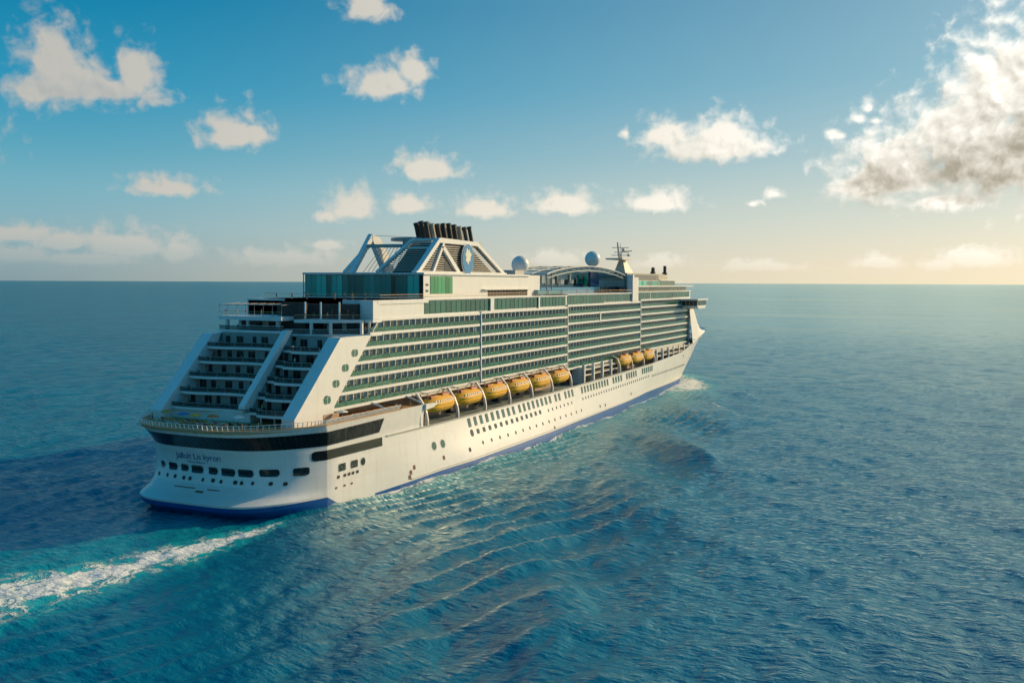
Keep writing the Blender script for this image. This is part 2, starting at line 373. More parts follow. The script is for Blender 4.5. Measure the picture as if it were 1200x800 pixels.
# black stern glazing bands
b = MB(); z0, z1 = 14.2, 17.4; pr = None
cells = [('s', f) for f in FS] + [('y', y) for y in np.linspace(0.8, 21.4, 12)]
def bandpt(c, z, o=.09):
    if c[0] == 's':
        W = Wd(ys(z), z); x, y, _ = hstern(c[1]*W, z); nx = c[1]**3; return (x+o*nx, y-o*(1-abs(nx)), z)
    return hside(c[1], z, o)
for i in range(2, len(cells)-1):
    zz = [z0+(z1-z0)*k/3 for k in range(4)]
    lift = lambda c: max(0, (c[1]/22)*.35) if c[0] == 'y' else 0
    ca = [bandpt(cells[i], z+lift(cells[i])) for z in zz]; cb = [bandpt(cells[i+1], z+lift(cells[i+1])) for z in zz]
    if i == len(cells)-2: cb = [(p[0], p[1]-1.6*(1-k/3), p[2]) for k, p in enumerate(cb)]
    g = lambda p, q, t: tuple(u+(v-u)*t for u, v in zip(p, q))
    strip(b, [[g(p, q, .015) for p, q in zip(ca, cb)], [g(p, q, .985) for p, q in zip(ca, cb)]])
b.build('window_band', band, ship)
b = MB()
cells2 = [('s', f) for f in np.linspace(.93, 1, 6)] + [('y', y) for y in np.linspace(0.8, 21.2, 11)]
for i in range(len(cells2)-1):
    zz = [11.1+.7*k + (.25 if cells2[i][0] == 'y' else 0)*0 for k in range(4)]
    k0 = .35 if i == 0 else 0
    ca = [bandpt(cells2[i], z + (k0 if z < 11.5 else -k0 if z > 13 else 0)) for z in zz]; cb = [bandpt(cells2[i+1], z) for z in zz]
    strip(b, [ca, cb])
b.build('window_band', band, ship)

# hull openings -------------------------------------------------------------
def rrect(wd, ht, r, n=4):
    pts = []
    for cx, cy, a0 in ((wd/2-r, ht/2-r, 0), (-wd/2+r, ht/2-r, 90), (-wd/2+r, -ht/2+r, 180), (wd/2-r, -ht/2+r, 270)):
        for k in range(n+1): a = R(a0+90*k/n); pts.append((cx+r*math.cos(a), cy+r*math.sin(a)))
    return pts
def patch(name, fn, u, z, wd, ht, r, m, o=.05, frame=True):
    """a rounded opening laid on the curved shell, in narrow upright strips"""
    b = MB()
    def lay(wd, ht, r, o, mi):
        k = max(2, int(wd/.35)); us = sorted(set([-wd/2, -wd/2+r*.13, -wd/2+r*.5, -wd/2+r] + list(np.linspace(-wd/2+r, wd/2-r, k)) + [wd/2-r, wd/2-r*.5, wd/2-r*.13, wd/2]))
        cols = []
        for x in us:
            e = max(0, abs(x)-(wd/2-r)); hh = ht/2-r+math.sqrt(max(0, r*r-e*e))
            cols.append([fn(u+x, z+t*hh, o) for t in (-1, -.33, .33, 1)])
        strip(b, cols, mi)
    if frame: lay(wd+.26, ht+.26, r+.1, o+.0, 1)
    lay(wd, ht, r, o+.05, 0)
    return b.build(name, [m, white], hull)
for x, wd, ht, zc in ((-13.2, 1.5, 1.5, 9.2), (-9.7, 2.6, 1.7, 9.1), (-6.2, 2.1, 1.6, 9.1), (-2.6, 3.3, 1.75, 9.0), (1.8, 2.5, 1.65, 9.0), (5.9, 3.7, 1.7, 9.0), (10.4, 3.7, 1.65, 9.1), (15.4, 3.7, 1.6, 9.3)):
    patch('mooring_window', hstern, x, zc, wd, ht, .5, dark)
patch('mooring_window', hstern, 20.2, 9.2, 2.0, 1.7, .35, dark)
for y, wd, ht, zc in ((5.4, 2.6, 1.7, 8.6), (10, 2.6, 1.7, 8.6)): patch('mooring_window', hside, y, zc, wd, ht, .3, dark)
patch('porthole', hside, 13.4, 8.6, 1.7, 1.8, .8, dark)
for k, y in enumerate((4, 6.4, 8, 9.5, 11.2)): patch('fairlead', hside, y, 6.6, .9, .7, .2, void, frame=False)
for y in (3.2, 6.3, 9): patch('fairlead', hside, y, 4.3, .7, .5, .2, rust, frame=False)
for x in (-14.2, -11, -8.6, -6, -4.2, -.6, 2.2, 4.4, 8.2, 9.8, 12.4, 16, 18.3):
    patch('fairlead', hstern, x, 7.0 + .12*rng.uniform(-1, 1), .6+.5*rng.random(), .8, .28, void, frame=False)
for x, wd in ((-6.5, 6), (1.5, 3.4)): patch('draught_mark', hstern, x+2, 5.2, wd, .16, .06, rust, o=.02, frame=False)
patch('draught_mark', hstern, .2, 4.7, 2.2, .3, .1, rust, o=.02, frame=False)
for y in (43.6, 47.8): patch('porthole', hside, y, 7.9, 1.9, 2.1, .9, green)
def zrow(y, a): return a + (sheer(y)-13.3)*.9
for y0_, n_, st in ((63.5, 9, 3.5), (96, 8, 3.5), (125.5, 2, 3.3), (134.5, 3, 3.3), (150.6, 10, 3.1), (185.5, 4, 3.2), (202.5, 5, 3.1), (224.5, 6, 2.9)):
    for k in range(n_):
        y = y0_+k*st; patch('hull_window', hside, y, zrow(y, 11.3), 1.5, 2.4, .12, green, frame=False)
for k in range(14):
    y = 63.5+k*4.6*.78; patch('porthole', hside, y, zrow(y, 8.5), 1.4 if k else 1.6, 1.3 if k else 1.9, .3 if k else .75, dark, frame=False)
sm = []
pm = MB().prism(rrect(.75, .8, .36, 2), 'x', 0, .05)
for y in list(np.arange(117, 142, 3.6)) + list(np.arange(150, 236, 2.9)): sm.append((y, zrow(y, 8.2 if y < 146 else 8.3)))
for y in np.arange(240, 306, 2.6): sm.append((y, 9.6))
for y in np.arange(68, 150, 5.2): sm.append((y, 5.4))
b = MB()
for i, (y, z) in enumerate(sorted(sm)):
    x = Wd(y, z); t = (Wd(y, z+.4)-Wd(y, z-.4))/.8
    b.add([(x+.05+t*dz*0.45, y+dy*.42, z+dz*.45) for dy, dz in ((-1, -1), (1, -1), (1, 1), (-1, 1))], [(0, 1, 2, 3)])
b.build('porthole_row', dark, hull)
for y, z in ((32, 3.0), (33.6, 4.0), (31.4, 1.9), (47, 4.4), (60, 4.6), (118, 3.0), (172, 4.4), (166, 4.6), (206, 5.2), (298, 14.4)): patch('fairlead', hside, y, z, .9, 1.1, .3, rust if y < 50 else void, frame=False)
# ship name, wrapped to the transom
def lettering(txt, x0, z0, size, shear, m, name, track=1.):
    cu = bpy.data.curves.new('txt', 'FONT'); cu.body = txt; cu.size = size; cu.shear = shear; cu.extrude = 0; cu.resolution_u = 3; cu.space_character = track
    to = bpy.data.objects.new('txt', cu); COL.objects.link(to); bpy.context.view_layer.update()
    me = bpy.data.meshes.new_from_object(to.evaluated_get(bpy.context.evaluated_depsgraph_get()))
    bpy.data.objects.remove(to)
    for v in me.vertices:
        p = hstern(x0+v.co.x, z0+v.co.y, .06); v.co = p
    me.materials.clear(); me.materials.append(m); me.name = name
    return link(name, me, hull)
lettering('Jalluit Lis kyron', -7.9, 11.3, 2.2, .35, ink, 'ship_name', .94)
lettering('Nassau Bahama', -5.0, 10.4, .8, .2, ink, 'home_port')

# ------------------------------------------------------------------ decks and main blocks
WS = 20.0
b = MB(); zz = 18.6
o = [(x*.985, y+.15) for x, y, z in ur[-1] if y < YE+.1]
b.prism([(x, y) for x, y in o], 'z', zz-.3, zz); b.build('aft_deck', teak, ship)
b = MB()
pts = [(Wd(y, 11.8)-.6, y) for y in np.linspace(36, 352, 60)]
b.prism(pts + [(-x, y) for x, y in pts[::-1]], 'z', 12.6, 12.9); b.build('boat_deck', deckp, ship)
b = MB(); b.box(-15, 15, 8, 316, 12.9, 20.6); b.build('inner_house', warm, ship)
b = MB(); b.box(-19.4, 19.4, 24.5, 150, 20.6, 41.1); b.box(-19.4, 19.4, 150, 318, 18.9, 42.2)
b.box(-19.4, 19.4, 15, 24.5, 20.6, 36); b.prism([(5, 20.7), (15, 20.7), (15, 30)], 'x', -19.4, 19.4); b.build('cabin_block', cream, ship)
# top block with the window band
def ztop(y): return float(I(y, [0, 150, 236, 322], [41.1, 41.6, 42.4, 42.9]))
b = MB(); b.box(-19.6, 19.6, 26, 150, 41.15, 45.2); b.box(-19.6, 19.6, 150, 322, 42.2, 45.9)
b.box(-19.95, 19.95, 26, 48, 40.9, 45.25)
b.build('upper_house', white, ship)
b = MB()
for a, c in ((26, 150), (150, 232), (232, 322)):
    z = 45.25 + (.35 if a == 150 else .7 if a == 232 else 0)
    b.box(-20.1, 20.1, a, c, z, z+.35)
b.build('sun_deck', white, ship)
for a, c, p in ((48.6, 87.4, 13), (90, 124, 11), (125.2, 148.8, 8), (151, 189.6, 12), (190.8, 223.6, 10), (233.5, 251.5, 6), (253.2, 288, 10), (289, 319.5, 9)):
    zt0 = ztop((a+c)/2)+.35; zt1 = 45.0 + (.35 if a > 149 else 0) + (.3 if a > 230 else 0)
    b = MB(); st = (c-a)/p
    for k in range(p): b.box(19.62, 19.72, a+k*st+.06, a+(k+1)*st-.06, zt0, zt1)
    b.build('window_panel', green, ship)
    b = MB()
    for k in range(p+1): b.box(19.7, 19.8, a+k*st-.06, a+k*st+.06, zt0, zt1)
    b.build('window_mullion', green if a < 149 else louv, ship)
b = MB(); b.box(18.0, 20.35, 224.3, 232.3, 42.3, 52.4); b.build('pillar', white, ship)
b = MB(); b.box(19.6, 20.2, 87.5, 89.9, 41.2, 45.2); b.build('pillar', white, ship)
b = MB(); b.box(19.6, 20.1, 124.1, 125.1, 41.2, 45.2); b.build('pillar', white, ship)

# balcony rows --------------------------------------------------------------
SEG = [(None, 81, [21.2+3.3*k for k in range(7)], 20.1), (81, 150, [21.35+3.32*k for k in range(7)], 20.25), (150, 236, [19.3+3.23*k for k in range(8)], 20.25), (236, 318, [20.7+3.14*k for k in range(8)], 20.25)]
def ystart(z): return 6.8 + (z-22.1)*.994
doors, divs = [], []
dp = MB(); dp.box(0, .07, -.66, -.05, .1, 2.3); dp.box(0, .07, .05, .66, .1, 2.3)
vp = MB(); vp.box(0, .6, -.1, .1, 0, 2.55)
for si, (ya, yb, zs, X) in enumerate(SEG):
    for k in range(len(zs)):
        z = zs[k]; a = ystart(z-.2) if ya is None else ya+.25; c = yb-.25
        top = k == len(zs)-1
        for sg in (1, -1):
            b = MB(); x0, x1 = sorted((sg*18.9, sg*(X+.06)))
            z_lo = z-.46; z_hi = z+.26
            b.box(x0, x1, a-(0 if ya else .2), c, z_lo, z_hi); b.build('balcony_slab', white, ship)
            if top: continue
            g = MB(); st = 3.05; nn = int((c-a)/st)
            for q in range(nn+1):
                y0, y1 = a+q*st+.03, min(a+(q+1)*st-.03, c)
                if y1-y0 > .3: g.box(*sorted((sg*(X-.02), sg*(X+.03))), y0, y1, z+.27, z+1.40)
            g.build('balcony_railing', rail_g, ship)
        if top: continue
        for q in range(int((c-a)/3.05)+1):
            y = a+q*3.05
            if y > c-1: continue
            divs.append((vp, (19.4, y+.0, z+.27), 0))
            if y+1.5 < c: doors.append((dp, (19.4, y+1.52, z+.27), 0))
key = lambda t: (t[1][1]+180)**2 - t[1][2]*20
many('balcony_door', sorted(doors, key=key), dark, ship)
many('balcony_divider', sorted(divs, key=key), cream, ship)
for y, wd, z0, z1 in ((81, .42, 20.6, 41.2), (150, .5, 18.9, 42), (236, .55, 20.2, 42.6)):
    
    for sg in (1, -1): b = MB(); b.box(*sorted((sg*18.2, sg*20.42)), y-wd/2, y+wd/2, z0, z1); b.build('pilaster', white, ship)
b = MB(); b.box(19.7, 20.45, 183.6, 184.6, 34.9, 38.9); b.build('pilaster', white, ship)
# forward edge of the cabin block and bow screens
b = MB(); b.prism([(316, 13), (319.5, 13), (319.5, 42.9), (317.9, 42.9)], 'x', -20.3, 20.3); b.build('front_screen', white, ship)
for sg in (1, -1):
    prof = [(316, 41), (322, 38.4), (327, 33.2), (331, 29.2), (335, 26.8), (339, 25.6), (346, 25.0)]
    b = MB(); outer = []
    for t in np.linspace(0, 1, 24):
        y = 316+30*t; z1 = float(I(y, *zip(*prof))); z0 = sheer(y)-.4
        x0 = Wd(y, min(25, z0+1)); x1 = I(t, [0, .35, 1], [20.45, 21.2, Wd(346, 25)])
        outer.append([(sg*(x0+(x1-x0)*s+off), y, z0+(z1-z0)*s) for off in (.12, -.12) for s in ((0, .5, 1) if off > 0 else (1, .5, 0))])
    b.loft(outer); b.build('bow_bulwark', white, ship, True)
b = MB(); pts = [(Wd(y, 23)-.4, y) for y in np.linspace(318, 381, 24)]
b.prism(pts+[(-x, y) for x, y in pts[::-1]], 'z', 21.3, 21.6); b.build('foredeck', deckp, ship)

# bridge wing
for sg in (1, -1):
    b = MB()
    poly = [(303, 38.6), (306, 37.4), (319, 37.6), (321, 39.0), (321, 41.6), (303, 41.6)]
    b.prism([(y, z) for y, z in poly], 'x', *sorted((sg*20.3, sg*28.2)), mi=0)
    o = b.build('bridge_wing', white, ship)
    b = MB()
    for k in range(4):
        x = 20.6+k*1.9; b.box(*sorted((sg*x, sg*(x+1.7))), 302.85, 302.98, 38.9, 41.3)
    for k in range(6): b.box(*sorted((sg*28.22, sg*28.32)), 303.4+k*2.9, 306+k*2.9, 39.1, 41.3)
    b.build('bridge_window', dark, o)
    b = MB(); b.box(*sorted((sg*19.7, sg*29)), 301, 322, 41.62, 42.3); b.build('wing_roof', white, o)
b = MB(); b.box(-20, 20, 320, 322.6, 37, 42.2); b.build('bridge', white, ship)

# ------------------------------------------------------------------ aft terraces
SL = .949                                        # forward rake of the stern faces
def yr(z): return -7.3 + (z-19.6)*SL
for xa, xb, nm in ((16.8, 20.2, 'stern_fin'), (-20.2, -17.0, 'stern_fin'), (3.6, 5.3, 'stern_rib')):
    b = MB()
    if nm == 'stern_fin':
        s = 1 if xa > 0 else -1
        # raked aft face
        b.prism([(yr(19.6)-.5, 18.6), (yr(19.6)-.5, 20.6), (yr(37.3), 37.3), (yr(37.3)+3, 37.3), (2.5, 21.5), (2.5, 18.6)], 'x', xa, xb)
    else:
        b.prism([(yr(22)-.9, 21.8), (yr(22)-.9, 22.4), (yr(38.3)-.6, 38.6), (yr(38.3)+1.2, 38.6), (yr(22)+1.6, 21.8)], 'x', xa, xb)
    b.build(nm, white, ship)
for sg in (1, -1):     # smooth side walls between fin and the first balconies
    b = MB()
    b.prism([(1.2, 20.4), (yr(37.3)+1.6, 37.32), (22.1, 37.32), (24.9, 40.2), (25.3, 40.2), (6.9, 21.9), (6.6, 20.4)], 'x', *sorted((sg*18.4, sg*20.19)))
    b.build('side_wall', white, ship)
for y, z in ((4.2, 23.6), (7.6, 27.0), (11.3, 30.3), (15.2, 33.5)):
    b = MB(); b.prism([(y+p[0], z+p[1]) for p in rrect(2.7, 1.7, .8)], 'x', 20.18, 20.24, 0)
    b.prism([(y+p[0], z+p[1]) for p in rrect(3.0, 2.0, .95)], 'x', 20.17, 20.2, 1)
    b.box(20.24, 20.27, y-.06, y+.06, z-.8, z+.8, 1)
    b.build('oval_window', [green, white], ship)
b = MB(); b.prism([(3, 18.6), (9, 18.6), (9, 20.4), (3, 20.4)], 'x', 16.8, 20.0); b.build('side_wall', warm, ship)
LEV = [21.2, 24.4, 27.7, 31.0, 34.3]
for k, z in enumerate(LEV):
    y0 = yr(z)+1.2; yb = y0+5.2
    # back wall
    for xa, xb, bul, zo in ((-17.1, 3.7, 'port', .0), (5.2, 16.9, 'star', -.3)):
        zt_ = z+zo; b = MB(); pts = []
        for t in np.linspace(0, 1, 21):
            x = xa+(xb-xa)*t
            if bul == 'port': dy = -.9*math.sin(t*math.pi*2+.3) if k else -.6*math.sin(t*6)
            else: dy = (-2.2 if t > .32 else -.2) + (.0 if t > .4 else 0) + .5*math.cos(t*5)
            pts.append((x, y0+dy))
        b.prism(pts+[(xb, yb+.4), (xa, yb+.4)], 'z', zt_-.45, zt_+.12)
        b.build('terrace_slab', white, ship)
        # glass rail following the slab edge
        g = MB()
        for p, q in zip(pts[:-1], pts[1:]):
            g.bar((p[0], p[1]+.15, zt_+.62), (q[0], q[1]+.15, zt_+.62), .04, .98, 0)
            g.bar((p[0], p[1]+.15, zt_+1.16), (q[0], q[1]+.15, zt_+1.16), .09, .09, 1)
        for p in pts[::4]: g.box(p[0]-.04, p[0]+.04, p[1]+.12, p[1]+.2, zt_+.12, zt_+1.14, 1)
        g.build('terrace_rail', [clear, steel], ship)
        b = MB(); b.box(xa, xb, yb, yb+.6, zt_+.12, zt_+3.3); b.build('terrace_wall', mat('terrace_shade_paint', (.32, .31, .28), .55, var=.12), ship)  # back wall darkened: the deep shade of the terraces is in its colour
        x = xa+1.2
        while x < xb-2:
            wd = rng.choice((1.1, 1.3, 2.0))
            d = MB(); d.box(x, x+wd*.47, yb-.06, yb-.01, zt_+.15, zt_+2.4); d.box(x+wd*.53, x+wd, yb-.06, yb-.01, zt_+.15, zt_+2.4)
            d.build('terrace_door', dark, ship); x += wd+rng.choice((1.5, 2.0, 2.9))
# side cheeks that close the terraces toward the port and starboard fins
# parapet and openings below the lowest terrace
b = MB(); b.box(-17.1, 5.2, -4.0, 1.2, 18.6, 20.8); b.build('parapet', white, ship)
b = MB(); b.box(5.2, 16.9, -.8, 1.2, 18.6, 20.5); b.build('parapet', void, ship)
for x in (8.5, 12.2): b = MB(); b.box(x-.15, x+.15, -4.4, -4.1, 18.6, 20.5); b.build('pillar', white, ship)

# two storeys above the terraces, starboard and port
def arcslab(x0, y0, x1, y1, bulge, n=14):
    pts = []
    for t in np.linspace(0, 1, n): pts.append((x0+(x1-x0)*t, y0+(y1-y0)*t - bulge*math.sin(math.pi*min(1, t*1.0))))
    return pts
def railing(pts, z, name='railing', hgt=1.1, glass=True, step=1.6, tilt=0, mats=None, post=.05):
    g = MB(); L = 0
    for p, q in zip(pts[:-1], pts[1:]):
        d = math.dist(p, q); k = max(1, round(d/step))
        nx, ny = (q[1]-p[1])/d*tilt, -(q[0]-p[0])/d*tilt
        for i in range(k):
            t = i/k; x, y = p[0]+(q[0]-p[0])*t, p[1]+(q[1]-p[1])*t
            g.bar((x, y, z), (x+nx, y+ny, z+hgt), post*2, post*2, 1)
        g.bar((p[0]+nx, p[1]+ny, z+hgt), (q[0]+nx, q[1]+ny, z+hgt), .09, .09, 1)
        g.bar((p[0]+nx*.5, p[1]+ny*.5, z+hgt*.5), (q[0]+nx*.5, q[1]+ny*.5, z+hgt*.5), .05, .05, 1)
        if glass: g.bar((p[0]+nx*.5, p[1]+ny*.5, z+hgt*.5), (q[0]+nx*.5, q[1]+ny*.5, z+hgt*.5), .03, hgt*.86, 0)
    return g.build(name, mats or [clear, white], ship)
def storey(pts, z, back, xa, xb, thick=.7, rail=True):
    b = MB(); b.prism(pts+[(xb, back), (xa, back)], 'z', z-thick, z); b.build('terrace_slab', white, ship)
    if rail: railing([(p[0], p[1]+.25) for p in pts], z, 'terrace_rail', mats=[clear, warmlit if z > 40.5 else white], post=.2 if z > 40.5 else .06, step=1.15, glass=z < 40.5)
st1 = arcslab(1, 13.5, 20.2, 22.5, 3.2); storey(st1, 37.6, 27, 1, 20.2, .55)
st2 = arcslab(4, 13.8, 20.2, 23, 2.6); storey(st2, 41.0, 27, 4, 20.2, .75)
pt1 = arcslab(-19, 14, 1.2, 13, .6); storey(pt1, 38.2, 27, -19, 1.2, .6)
pt2 = arcslab(-19, 14, 1.2, 12.6, .4); storey(pt2, 41.6, 27, -19, 1.2, 1.0)
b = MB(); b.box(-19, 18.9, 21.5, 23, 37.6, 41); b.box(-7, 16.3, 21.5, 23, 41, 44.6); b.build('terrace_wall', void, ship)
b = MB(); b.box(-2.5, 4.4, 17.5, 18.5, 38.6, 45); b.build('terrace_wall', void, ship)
for x, y in ((-17, 14.6), (-10.5, 14.5), (-1.2, 14.2), (-17, 19.5)): b = MB(); b.box(x-.4, x+.4, y, y+.6, 38.2, 40.6); b.build('pillar', white, ship)
for x, y in ((8.5, 14.2), (13, 15.6), (18.8, 20)): b = MB(); b.box(x-.3, x+.3, y, y+.6, 37.6, 40.3); b.build('pillar', white, ship)
for x, y in ((6, 15.5), (10.5, 15.5), (14.6, 17.2)): b = MB(); b.tube([(x, y, 41), (x, y, 45.2)], .22, 8); b.build('pillar', white, ship, True)
for xa, xb, z in ((-15.6, -11.8, 38.2), (-8.9, -7.6, 38.2), (-5.2, -2.6, 38.2), (6.2, 8, 37.6), (9.6, 12.4, 37.6), (14, 18, 37.6), (6, 10, 41), (12, 14.5, 41)):
    b = MB(); b.box(xa, xb, 21.3, 21.45, z+.1, z+2.4); b.build('terrace_door', dark, ship)
for xa, xb, z in ((-11.4, -9.3, 38.2), (-7.3, -5.5, 38.2), (8.2, 9.4, 37.6), (12.6, 13.8, 37.6)):
    b = MB(); b.box(xa, xb, 21.2, 21.4, z+.1, z+2.5); b.build('wall_panel', cream, ship)
# top deck edge
edge = [(-20, 37), (-19.3, 32), (-17, 28.6), (-13, 26.6), (-8, 26), (20.2, 26)]
b = MB(); b.prism(edge+[(20.2, 50), (-20, 50)], 'z', 44.6, 45.6); b.build('sun_deck', white, ship)
b = MB(); b.box(16.4, 20.15, 23.2, 26, 41.05, 45.55); b.build('side_wall', white, ship)
b = MB(); b.bar((10, 25.6, 45.1), (20.2, 25.6, 45.1), .8, 1.0); b.build('deck_beam', white, ship)
railing(edge, 45.6, 'railing', 1.35, False, 1.3, mats=[clear, warmlit], post=.2)
railing([(20.15, 26.2), (20.15, 116)], 45.6, 'railing', 1.25, False, 1.5, mats=[clear, warmlit], post=.1)
railing([(20.15, 116), (20.15, 150)], 45.6, 'railing', 1.2, False, 1.5, mats=[clear, warmlit], post=.12)
railing([(20.15, 150), (20.15, 224)], 45.95, 'railing', 1.2, False, 1.5, mats=[clear, warmlit], post=.12)
# wind canopy over the port terrace
b = MB()
for x in np.linspace(-19, 0, 8): b.tube([(x, 14.3, 41.6), (x, 14.3, 44.3), (x, 22, 44.6)], .07, 5)
b.tube([(-19, 14.3, 44.3), (0.4, 14, 44.4)], .09, 5); b.build('canopy_frame', steel, ship)
# aft deck rail: white stanchions leaning out over the transom
rl = [(x*.992, y+.1) for x, y, z in ur[-1] if x > -26 and y < 30][::1]
rl = [p for p in rl if p[1] < 29]
i0 = min(range(len(rl)), key=lambda i: abs(rl[i][0]+25) + abs(rl[i][1]-28))
railing(rl, 18.95, 'railing', 1.15, False, 1.9, tilt=.3, mats=[clear, white], post=.07)
b = MB()
for i in range(len(rl)-1): b.bar((rl[i][0], rl[i][1], 18.98), (rl[i+1][0], rl[i+1][1], 18.98), .5, .22)
b.build('deck_edge', teak, ship)

# promenade under the overhang, starboard: arched struts, house front
for y in (24, 40):
    b = MB(); b.tube([(20.1, y-1.6, 21.0), (21.6, y-.9, 20.4), (23.2, y+.2, 19.4), (24.2, y+.6, 18.4)], .26, 6); b.build('strut', white, ship, True)
b = MB(); b.prism([(40, 17.6), (40, 19.05), (44, 19.0), (46.3, 18.75), (44, 17.9)], 'x', 24.5, 25.15); b.build('bulwark', white, ship)
b = MB(); b.box(17, 24.4, 38.5, 39.6, 12.9, 18.6); b.build('side_wall', white, ship)
for y in (41, 42.6, 44): b = MB(); b.box(21, 22.2, y, y+.9, 12.9, 15.6); b.build('winch', rng.choice((wick, rust, steel)), ship)

# ------------------------------------------------------------------ boat recess, davits
dv = [42.4, 59.2, 76.2, 93, 109.8, 126.6, 144, 197.2, 213, 229, 245]
for y in dv:
    b = MB(); z0 = sheer(y); zt_ = 20.7 if y < 150 else 20.4
    b.loft([[(x+dx, y+dy, z) for dx, dy in ((-wd, -.26), (wd, -.26), (wd, .26), (-wd, .26))] for x, z, wd in
            ((23.9, z0-.6, .5), (24.1, z0+1.2, .36), (23.8, z0+3.2, .28), (22.9, z0+5.4, .28), (20.9, zt_+.6, .4))])
    b.build('davit', white, ship)
for a, c in ((160, 200), (252, 310)):
    n_ = 4 if a == 160 else 6
    for k in range(n_+1):
        y = a+(c-a)*k/n_; z0 = sheer(y)
        b = MB(); b.box(22.2, 23.2 if y < 280 else 22.8, y-.5, y+.5, z0-.8, 20.2); b.build('pillar', white, ship)
    b = MB(); ym = (a+c)/2
    for z in (15.9, 17.9): b.box(18.2, 22.6, a+.5, c-.5, z+(.9 if a > 200 else 0), z+.35+(.9 if a > 200 else 0))
    b.build('promenade_slab', cream, ship)
b = MB(); b.box(18.0, 18.2, 165, 200, 13, 19.2); b.build('promenade_window', dark, ship)
b = MB(); b.box(18.3, 22.4, 159.5, 161, 13, 19.2); b.box(18.3, 22.4, 171, 171.8, 13, 19.2); b.build('side_wall', cream, ship)
# fittings on the recess wall
cl = []
for i in range(150):
    y = rng.uniform(47, 308); p = MB(); wd, ht = rng.uniform(.5, 1.8), rng.uniform(.5, 2.2)
    cl.append((wd, ht, y, rng.choice((0, 0, 1, 2, 3, 4))))
for wd, ht, y, m in cl[:80]:
    z = sheer(y)-1+rng.choice((.2, .2, 2.6, 5)); b = MB(); b.box(15.02, 15.5+rng.random()*1.6, y, y+wd, z, z+ht)
    b.build(('ventilator', 'locker', 'life_jacket_box', 'winch_box', 'doorway')[m], (void, rust, red, tan, dark)[m], ship)
b = MB(); b.box(14.8, 20.2, 46, 158, 20.1, 20.58); b.build('overhang', cream, ship)

# ------------------------------------------------------------------ glass house, funnel
ZH = 45.6
b = MB(); b.box(-19, 19, 49.4, 118, ZH, 52.0); house = b.build('deckhouse', white, ship)
b = MB(); b.box(-19.4, 19.5, 48.8, 118.3, 52.0, 52.55); b.build('deckhouse_roof', white, house)
b = MB(); nP = 21; st = 36.4/nP
for k in range(nP): b.box(-18.6+k*st+.07, -18.6+(k+1)*st-.07, 49.2, 49.34, ZH+.5, 51.8)
b.build('glass_wall', teal, house)
b = MB(); b.box(17.9, 18.9, 49.22, 49.38, ZH+.3, 51.9); b.build('glass_wall', band, house)
b = MB()
for k in range(nP+1): b.box(-18.6+k*st-.06, -18.6+k*st+.06, 49.1, 49.3, ZH+.3, 51.95)
b.build('glazing_bar', steel, house)
b = MB(); b.box(-19.3, -19.1, 48.9, 49.1, ZH, 52); b.box(-19.3, -18.6, 48.9, 49.0, ZH+1.2, ZH+1.5); b.build('pillar', steel, house)
b = MB()
for k in range(6): b.box(19.02, 19.12, 53+k*2.1, 54.95+k*2.1, 46.9, 51.6)
b.build('glass_wall', mat('lime_glass', (.03, .24, .10), .12, island=.5), house)
for z in (47.4, 49): b = MB(); b.box(19.02, 19.1, 50.6, 51.9, z, z+.6); b.build('vent', soot, house)
b = MB()
for k in range(14): b.box(19.02, 19.1, 88+k*2.1, 89.7+k*2.1, 45.9, 47.6)
b.build('window_row', void, house)
b = MB(); b.box(19, 20, 84, 118, 47.75, 48.0); b.build('ledge', cream, house)
# funnel trusses
XF = 16.0
def truss(xa, xb, ms=white):
    b = MB(); t = 1.5
    def leg(p, q, wd):
        (y0, z0), (y1, z1) = p, q
        b.prism([(y0-wd/2, z0), (y0+wd/2, z0), (y1+wd/2, z1), (y1-wd/2, z1)], 'x', xa, xb)
    leg((51.4, 52.5), (64.0, 62.2), 2.0)
    leg((105.5, 52.5), (86.2, 61.4), 2.6)
    b.prism([(63.2, 60.9), (86.8, 60.7), (87.2, 61.9), (63.4, 62.3)], 'x', xa+.01, xb+.01)
    leg((59.5, 52.5), (65.6, 60.8), 1.1); leg((75.0, 52.5), (65.2, 59.9), 2.2)
    b.prism([(50.4, 52.5), (106.8, 52.5), (106.8, 53.0), (50.4, 53.0)], 'x', xa+.02, xb+.02)
    return b
fun = truss(XF-1.2, XF+.4).build('funnel_truss', white, ship)
b = MB()
for sx in (1,):
    for z in np.arange(53.2, 61, .62):
        t = (z-52.5)/9.5; ya, yb = 51.6+12.6*t+.9, 105.3-19.4*t-1.2
        b.box(*sorted((sx*(XF-.9), sx*(XF-.3))), ya, yb, z, z+.26)
b.build('louvre', louv, ship)
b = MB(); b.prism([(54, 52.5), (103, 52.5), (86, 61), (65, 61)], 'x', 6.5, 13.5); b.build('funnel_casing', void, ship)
b = MB(); b.prism([(66.5, 52.6), (73, 52.6), (67.4, 56.8)], 'x', XF-.55, XF-.25); b.build('funnel_opening', dark, ship)
# raked louvre face looking aft
b = MB()
for z in np.arange(53, 61, .55):
    t = (z-52.5)/9.5; y = 51.8+12.4*t
    b.box(3.5+4*t, 14.8, y-.25, y+.3, z, z+.24)
b.build('louvre', louv, ship)
b = MB(); b.bar((3.0, 52, 52.6), (7.4, 64.2, 62), 1.0, .9); b.bar((7.4, 64.2, 61.9), (15, 64.2, 61.9), .8, .7); b.bar((6.4, 61, 59.4), (15, 61, 59.4), .6, .5); b.build('louvre_frame', white, ship)
